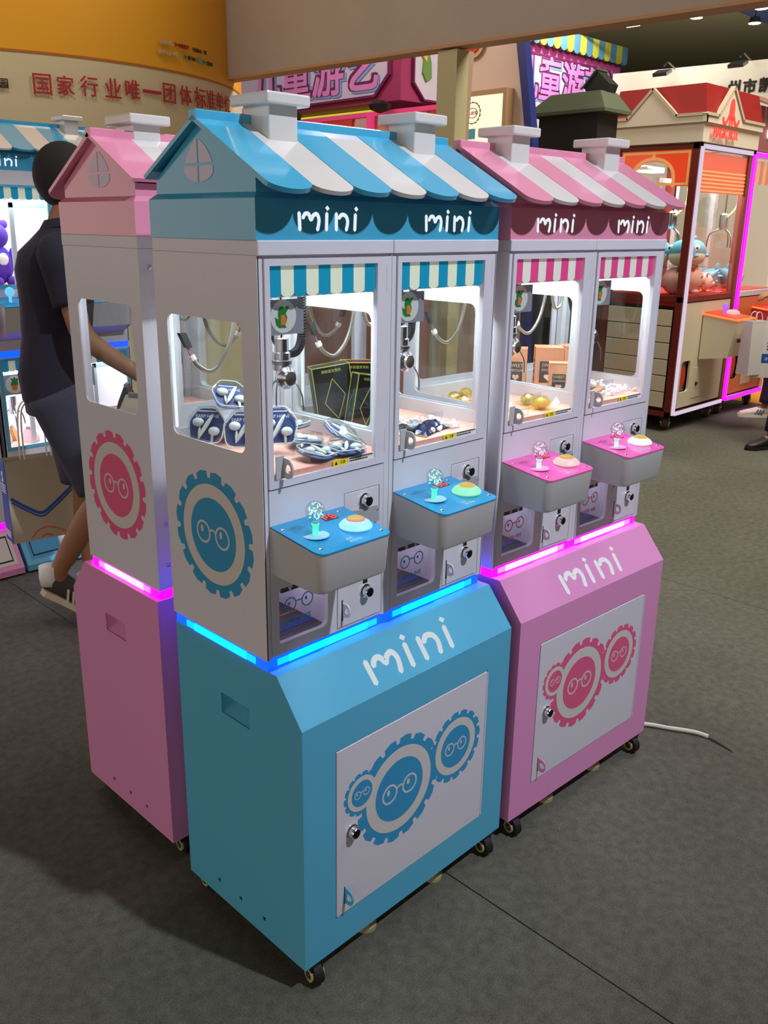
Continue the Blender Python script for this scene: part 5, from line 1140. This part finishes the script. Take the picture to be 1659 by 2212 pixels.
# ------------------------------------------------------------------ red machine and its magenta neighbour
M_maroon = mat('maroon_frame', (112,34,26), .4); M_creamp = mat('cream_panel', (206,198,172), .5); M_ledw = emat('led_lavender', (.78,.66,.84), .85)
M_orange = mat('orange_print', (226,60,30), .4, emit=(.9,.08,.02), es=.55); M_gold = mat('gold_print', (240,176,96), .5, emit=(.9,.5,.18), es=.3)
def red_machine(label, x0, x1, y0, y1, ledm, lite, name_text, glow, magenta=False):
    t = T('claw_machine', label, 'claw machine', (x0,y0,ZF), at=(x0,y0,ZF))
    zb, zt, zw = .08, 2.54, 1.22; fm = M_maroon if not magenta else M_alu
    for (x,y) in ((x0,y0),(x1-.07,y0),(x0,y1-.07),(x1-.07,y1-.07)): L('frame_post', BX(x,x+.07,y,y+.07,zb,zt), fm, t)
    for z in (zb,zt-.05,zw-.06):
        L('frame_rail', BX(x0,x1,y0+.003,y0+.06,z,z+.05), fm, t); L('frame_rail', BX(x0+.003,x0+.06,y0,y1,z,z+.05), fm, t)
    L('frame_rail', BX(x0,x1,y1-.06,y1-.003,zt-.05,zt), fm, t)
    L('light_bar', BX(x0+(.018 if not magenta else .0),x0+.068,y0-.014,y0+.002,zb+.02,zt-.03), ledm, t); 
    L('light_bar', BX(x0+.07,x1-.02,y0-.012,y0+.002,zt-.045,zt-.008), ledm, t); L('light_bar', BX(x0+.08,x1-.02,y0-.012,y0+.002,zb+.01,zb+.045), ledm, t)
    L('cabinet_front', PL([rect(x0+.07,x1-.05,zb+.07,zw-.07), rect(x0+.15,x0+.33,.30,.60,.03)], 'y', y0+.01, y0+.03), M_creamp if not magenta else mat('orange_panel',(206,110,60),.5), t)
    L('outlet_glass', BX(x0+.14,x0+.34,y0+.04,y0+.05,.29,.61), M_smoke, t); L('outlet_disc', PL([circ(x0+.23,.45,.07,24,.11)], 'y', y0+.034, y0+.04), mat('outlet_red',(196,40,30),.5), t)
    L('cabinet_core', BX(x0+.06,x1-.06,y0+.06,y1-.06,zb+.03,zw-.06), M_hutd, t)
    n = 6; ya, yb_ = y0+.09, y1-.08
    for i in range(n):
        for j in range(1):
            z = zb+.08+i*(zw-.21-zb)/n; L('side_panel', BX(x0+.005,x0+.02,ya,yb_,z+.004,z+(zw-.21-zb)/n-.004,bev=.003,seg=1), M_creamp, t)
    L('prize_floor', BX(x0+.05,x1-.05,y0+.05,y1-.05,zw-.02,zw), mat('red_felt',(196,40,40),.95), t)
    L('felt_skirt', BX(x0+.04,x0+.05,y0+.05,y1-.05,zw-.10,zw), mat('red_felt',(196,40,40),.95), t)
    L('pane', BX(x0+.07,x1-.05,y0+.012,y0+.018,zw,zt-.05), M_glass, t); L('pane', BX(x0+.012,x0+.018,y0+.07,y1-.07,zw,zt-.05), M_glass, t)
    L('pane', BX(x0+.05,x1-.05,y1-.02,y1-.015,zw,zt-.05), M_glass, t)
    # printed header glass
    if not magenta:
        L('printed_header', PL([rect(x0+.07,x1-.05,2.13,2.47)], 'y', y0+.02, y0+.026), M_orange, t)
        for i in range(6): L('header_line', BX(x0+.07,x1-.05,y0+.016,y0+.020,2.14+i*.033,2.155+i*.033), M_gold, t)
        ym = (y0+y1)/2+.02
        arch = [(ym+.20,2.18)]+[(ym+.20*math.cos(a),2.24+.16*math.sin(a)) for a in [PI*j/14 for j in range(15)]]+[(ym-.20,2.18)]
        L('side_header', PL([rect(y0+.07,y1-.07,2.18,2.49), [(p,max(q,2.1801)) for p,q in arch]], 'x', x0+.02, x0+.026), M_orange, t)
        L('header_line', PL([rect(y0+.085,y1-.085,2.19,2.48), rect(y0+.105,y1-.105,2.21,2.46)], 'x', x0+.016, x0+.020), M_gold, t)
        rim = [(ym+.225*math.cos(a),2.24+.185*math.sin(a)) for a in [PI*j/14 for j in range(15)]]+[(ym-.2*math.cos(0)*1.0+0*a,2.24+.0) for a in (0,)]
        L('arch_rim', PL([stroke([(ym+.21,2.18),(ym+.21,2.25)]+[(ym+.21*math.cos(a),2.25+.17*math.sin(a)) for a in [PI*j/8 for j in range(1,8)]]+[(ym-.21,2.25),(ym-.21,2.18)], .028)], 'x', x0+.012, x0+.017), M_gold, t)
        L('arch_bar', BX(x0+.012,x0+.017,ym-.014,ym+.014,2.43,2.48), M_gold, t)
    else:
        for i in range(11):
            x = x0+.08+i*.08; pts = [(x,2.46),(x,2.27)]+[(x+.04-.04*math.cos(a),2.27-.03*math.sin(a)) for a in [PI*j/6 for j in range(1,6)]]+[(x+.08,2.27),(x+.08,2.46)]
            L('awning_stripe', PL([pts], 'y', y0+.019, y0+.024), mat('awning_rust',(226,96,66),.5,emit=(.8,.2,.08),es=.3) if i%2 == 0 else mat('awning_apricot',(240,176,130),.5,emit=(.9,.5,.3),es=.25), t)
    L('inner_light', BX(x0+.3,x1-.3,y0+.35,y0+.40,2.44,2.46), M_lite, t)
    al = bpy.data.lights.new('chamber_light','AREA'); al.energy = lite; al.size = .5; al.color = (1,.9,.8)
    ao = bpy.data.objects.new('chamber_light', al); COL.objects.link(ao); ao.parent = t; ao.location = Vector(((x1-x0)/2,(y1-y0)/2,2.42-ZF))*U
    # claw
    cx,cy = x0+.42, y0+.40
    g = L('gantry_rail', BX(x0+.05,x1-.05,cy-.02,cy+.02,2.22,2.26), M_alu, t)
    c_ = L('claw_head', LA([(.02,.12),(.05,.10),(.05,-.02),(.035,-.05)], (cx,cy,1.86), n=16), M_chrome, t, smooth=True); L('claw_cord', TU([(cx,cy,1.96),(cx,cy,2.22)], .008, 6), M_dark, c_)
    for j in range(3):
        dd = Vector((math.cos(j*2.1),math.sin(j*2.1),0)); c0 = Vector((cx,cy,0))
        L('claw_finger', TU(spline([c0+dd*.03+Vector((0,0,1.82)), c0+dd*.13+Vector((0,0,1.76)), c0+dd*.15+Vector((0,0,1.63))],6), .008, 6), M_steel, c_)
    L('wire_hose', TU(spline([(cx+.25,cy,2.24),(cx+.15,cy-.05,2.05),(cx-.05,cy-.05,1.93)],6), .012, 8), M_tan, t, smooth=True)
    # control console
    b = L('control_console', loft(NB(), [[(x0+.47,y0,.60),(x0+.84,y0,.60),(x0+.84,y0-.28,.64),(x0+.47,y0-.28,.64)],[(x0+.47,y0,1.03),(x0+.84,y0,1.03),(x0+.84,y0-.33,.99),(x0+.47,y0-.33,.99)]]), M_creamp if not magenta else mat('console_red',(170,50,36),.5), t)
    L('console_glow', loft(NB(), [[(x0+.46,y0,1.03),(x0+.85,y0,1.03),(x0+.85,y0-.34,.99),(x0+.46,y0-.34,.99)],[(x0+.46,y0,1.045),(x0+.85,y0,1.045),(x0+.85,y0-.34,1.005),(x0+.46,y0-.34,1.005)]]), emat('orange_glow',(1,.13,.02),2.2), b)
    L('console_top', loft(NB(), [[(x0+.48,y0,1.046),(x0+.83,y0,1.046),(x0+.83,y0-.32,1.009),(x0+.48,y0-.32,1.009)],[(x0+.48,y0,1.052),(x0+.83,y0,1.052),(x0+.83,y0-.32,1.015),(x0+.48,y0-.32,1.015)]]), mat('console_pad',(206,60,44),.4), b)
    L('joystick', LA([(.012,0),(.012,.04),(.03,.06),(.034,.08),(.02,.105),(.004,.11)], (x0+.58,y0-.16,1.03), n=16), emat('stem_violet',(.55,.12,.85),1.0), b, smooth=True)
    L('start_button', LA([(.07,0),(.06,.025),(.03,.04)], (x0+.75,y0-.16,1.03), n=24), emat('button_peach',(1,.62,.5),.8), b, smooth=True)
    for i in range(2): L('coin_slot', BX(x0+.66+i*.085,x0+.72+i*.085,y0-.345,y0-.325,.80,.95,bev=.006,seg=1), M_steel, b)
    L('console_lock', LA([(.02,0),(.018,-.02)], (x0+.58,y0-.315,.80), 'y', 14), M_key, b)
    L('service_door', BX(x0+.42,x0+.66,y0+.004,y0+.012,.22,.52,bev=.002,seg=1), M_creamp, t); L('service_lock', LA([(.018,0),(.016,-.015)], (x0+.48,y0+.004,.36), 'y', 14), M_key, t)
    for x in (x0+.12,x1-.12):
        for y in (y0+.10,y1-.12): caster(t, x, y, zb, hv=.15, fork=M_steel, wheel=mat('wheel_maroon',(90,60,54),.6), aim=.4)
    return t
rm = red_machine('large red framed claw machine with mansard roof and red sign, right of the pink machine', 6.688, 7.813, 2.461, 3.30, M_ledw, 22, '', None)
L('roof_header', BX(6.66,7.83,2.43,3.33,2.545,2.745), mat('header_cream',(226,218,196),.6), rm)
def gab(mp,a,b,zl,zh,peaks,t0,t1):
    P = [(a,zl)];
    for pa,pb,pc in peaks: P += [(pa,zl),(pb,zh),(pc,zl)]
    P += [(b,zl),(b,2.70),(a,2.70)]
    L('gable_board', PL([P], mp, t0, t1), mat('header_cream',(226,218,196),.6), rm)
    rim = [(q[0],q[1]) for q in P[:-2]]
    for u,v in zip(rim,rim[1:]): L('gable_rim', PL([stroke([u,v],.024)], mp, t0-.014, t1), mat('rim_cream',(198,188,162),.6), rm)
gab('x', 3.36,2.40,2.765,3.0,[(3.16,2.93,2.68)],6.63,6.66)
gab('y', 6.62,7.82,2.765,3.02,[(6.84,7.10,7.36)],2.40,2.43)
L('mansard_roof', loft(NB(), [[(6.64,2.41,2.745),(7.835,2.41,2.745),(7.835,3.35,2.745),(6.64,3.35,2.745)],[(6.70,2.47,3.02),(7.80,2.47,3.02),(7.80,3.30,3.02),(6.70,3.30,3.02)]]), mat('roof_red',(150,20,14),.6), rm)
M_redsign = emat('red_sign',(1,.06,.04),1.0)
L('sign_text', text_bm('MAGIC BOX', .1, lambda a,b,q:(7.03+a,2.40-q,2.585+b), .004, box_h=.085, bold=.03, sx=.80), M_redsign, rm)
ox, oz = 7.10, 2.80
L('sign_emblem', PL([[(ox-.048,oz-.03)]+[(ox+.048*math.cos(a),oz+.02+.105*math.sin(a)) for a in [PI-PI*j/12 for j in range(13)]]+[(ox+.048,oz-.03),(ox+.03,oz-.055),(ox,oz-.035),(ox-.03,oz-.055)]], 'y', 2.392, 2.40), M_redsign, rm)
for s_ in (-1,1):
    L('sign_emblem', PL([stroke([(ox+s_*.05,oz-.02),(ox+s_*.09,oz-.075),(ox+s_*.135,oz-.085),(ox+s_*.16,oz-.045)], .024)], 'y', 2.392, 2.40), M_redsign, rm)
    L('sign_emblem', PL([stroke([(ox+s_*.02,oz-.03),(ox+s_*.025,oz-.09)], .022)], 'y', 2.392, 2.40), M_redsign, rm)
mm = red_machine('claw machine outlined in magenta light bars at the right edge of the photo', 7.845, 8.845, 2.47, 3.30, emat('magenta_bar',(1,0,.95),3.0), 12, '', None, True)
L('header_board', BX(7.86,8.83,2.47,3.30,2.545,2.95), mat('header_rose',(150,90,94),.7), mm)
L('sign_text', text_bm('CRANE', .1, lambda a,b,q:(8.24+a,2.455-q,2.67+b), .004, box_h=.085, bold=.01), emat('sign_warm',(1,.86,.62),3.0), mm)
for i in range(8): L('roof_slat', loft(NB(), [[(7.86+i*.13,2.36,2.93),(7.97+i*.13,2.36,2.93),(7.97+i*.13,2.36,2.95),(7.86+i*.13,2.36,2.95)],[(7.86+i*.13,2.9,3.14),(7.97+i*.13,2.9,3.14),(7.97+i*.13,2.9,3.16),(7.86+i*.13,2.9,3.16)]]), mat('slat_rose',(190,120,124),.6) if i%2 else mat('slat_taupe',(150,128,104),.6), mm)
for lab,x,y,z,k,s_,rz_ in (('peach plush pig with red ears in the near corner of the red machine',6.88,2.66,1.22,'pig',.95,.5),('peach plush pig second from the near corner post',7.19,2.64,1.22,'pig',.95,.3),('small peach plush pig behind the lower glass edge of the red machine',7.45,2.62,1.22,'pig',.65,.3),('peach plush pig farther along the side glass of the red machine',6.88,3.02,1.22,'pig',.95,1.0)):
    plush('plush_pig', lab, (x,y,z), rz_, k, s_, 'peach plush pigs in the red machine')
for lab,x,y,z,s_,rz_ in (('round blue plush fish on the ledge, nearest the front post',6.90,2.62,1.475,1.1,-.1),('round blue plush fish second from the front post',6.88,2.86,1.475,1.1,-.2),('round blue plush fish third from the front post',6.88,3.10,1.475,1.05,-.1),('round blue plush fish right of the front post',7.16,2.64,1.475,1.1,.1)):
    plush('plush_fish', lab, (x,y,z), rz_, 'fish', s_, 'blue plush fish in the red machine')
sh = tag(L('display_shelf', BX(6.76,7.3,2.56,3.2,1.462,1.472), M_acryl), 'clear shelf carrying the blue plush fish inside the red machine', 'shelf')
L('shelf_leg', BX(6.78,6.80,2.58,2.60,1.22,1.462), M_acryl, sh); L('shelf_leg', BX(7.26,7.28,3.16,3.18,1.22,1.462), M_acryl, sh)
for lab,x,y,z,s_,rz_ in (('grey blue plush shark leaning in the middle of the red machine',7.62,2.80,1.22,.9,-1.0),('blue plush shark with blush belly in the magenta framed machine',8.25,2.74,1.22,1.0,2.9),('blue plush shark with raised tail at the back of the magenta framed machine',8.45,2.98,1.22,.95,-.4)):
    plush('plush_shark', lab, (x,y,z), rz_, 'shark', s_, 'plush sharks')
# mat and cable
ym = tag(L('yellow_mat', BX(8.86,10.9,-3,3.9,ZF,ZF+.004), mat('mat_yellow',(236,160,40),.8,noise=.05,nscale=20)), 'yellow floor mat beyond the magenta framed machine', 'mat')
cb = L('power_cable', TU(spline([(1.40,.36,ZF+.012),(1.60,.18,ZF+.010),(1.76,.045,ZF+.010),(1.82,-.055,ZF+.010),(1.865,-.14,ZF+.010),(1.877,-.19,ZF+.008)],8), .0085, 8), mat('cable_white',(214,210,200),.5), None, smooth=True)
tag(cb, 'white power cable running from under the pink machine into a carpet slit', 'cable')
L('cable_plug', BX(1.38,1.42,.34,.38,ZF+.002,ZF+.03,bev=.005), M_dark, cb)
tg = L('thread', TU(spline([(-.64,-.16,ZF+.002),(-.61,-.20,ZF+.002),(-.60,-.17,ZF+.003),(-.58,-.21,ZF+.002)],6), .0014, 5), M_paperw, None)
tag(tg, 'short white thread lying on the carpet at the lower left', 'thread')
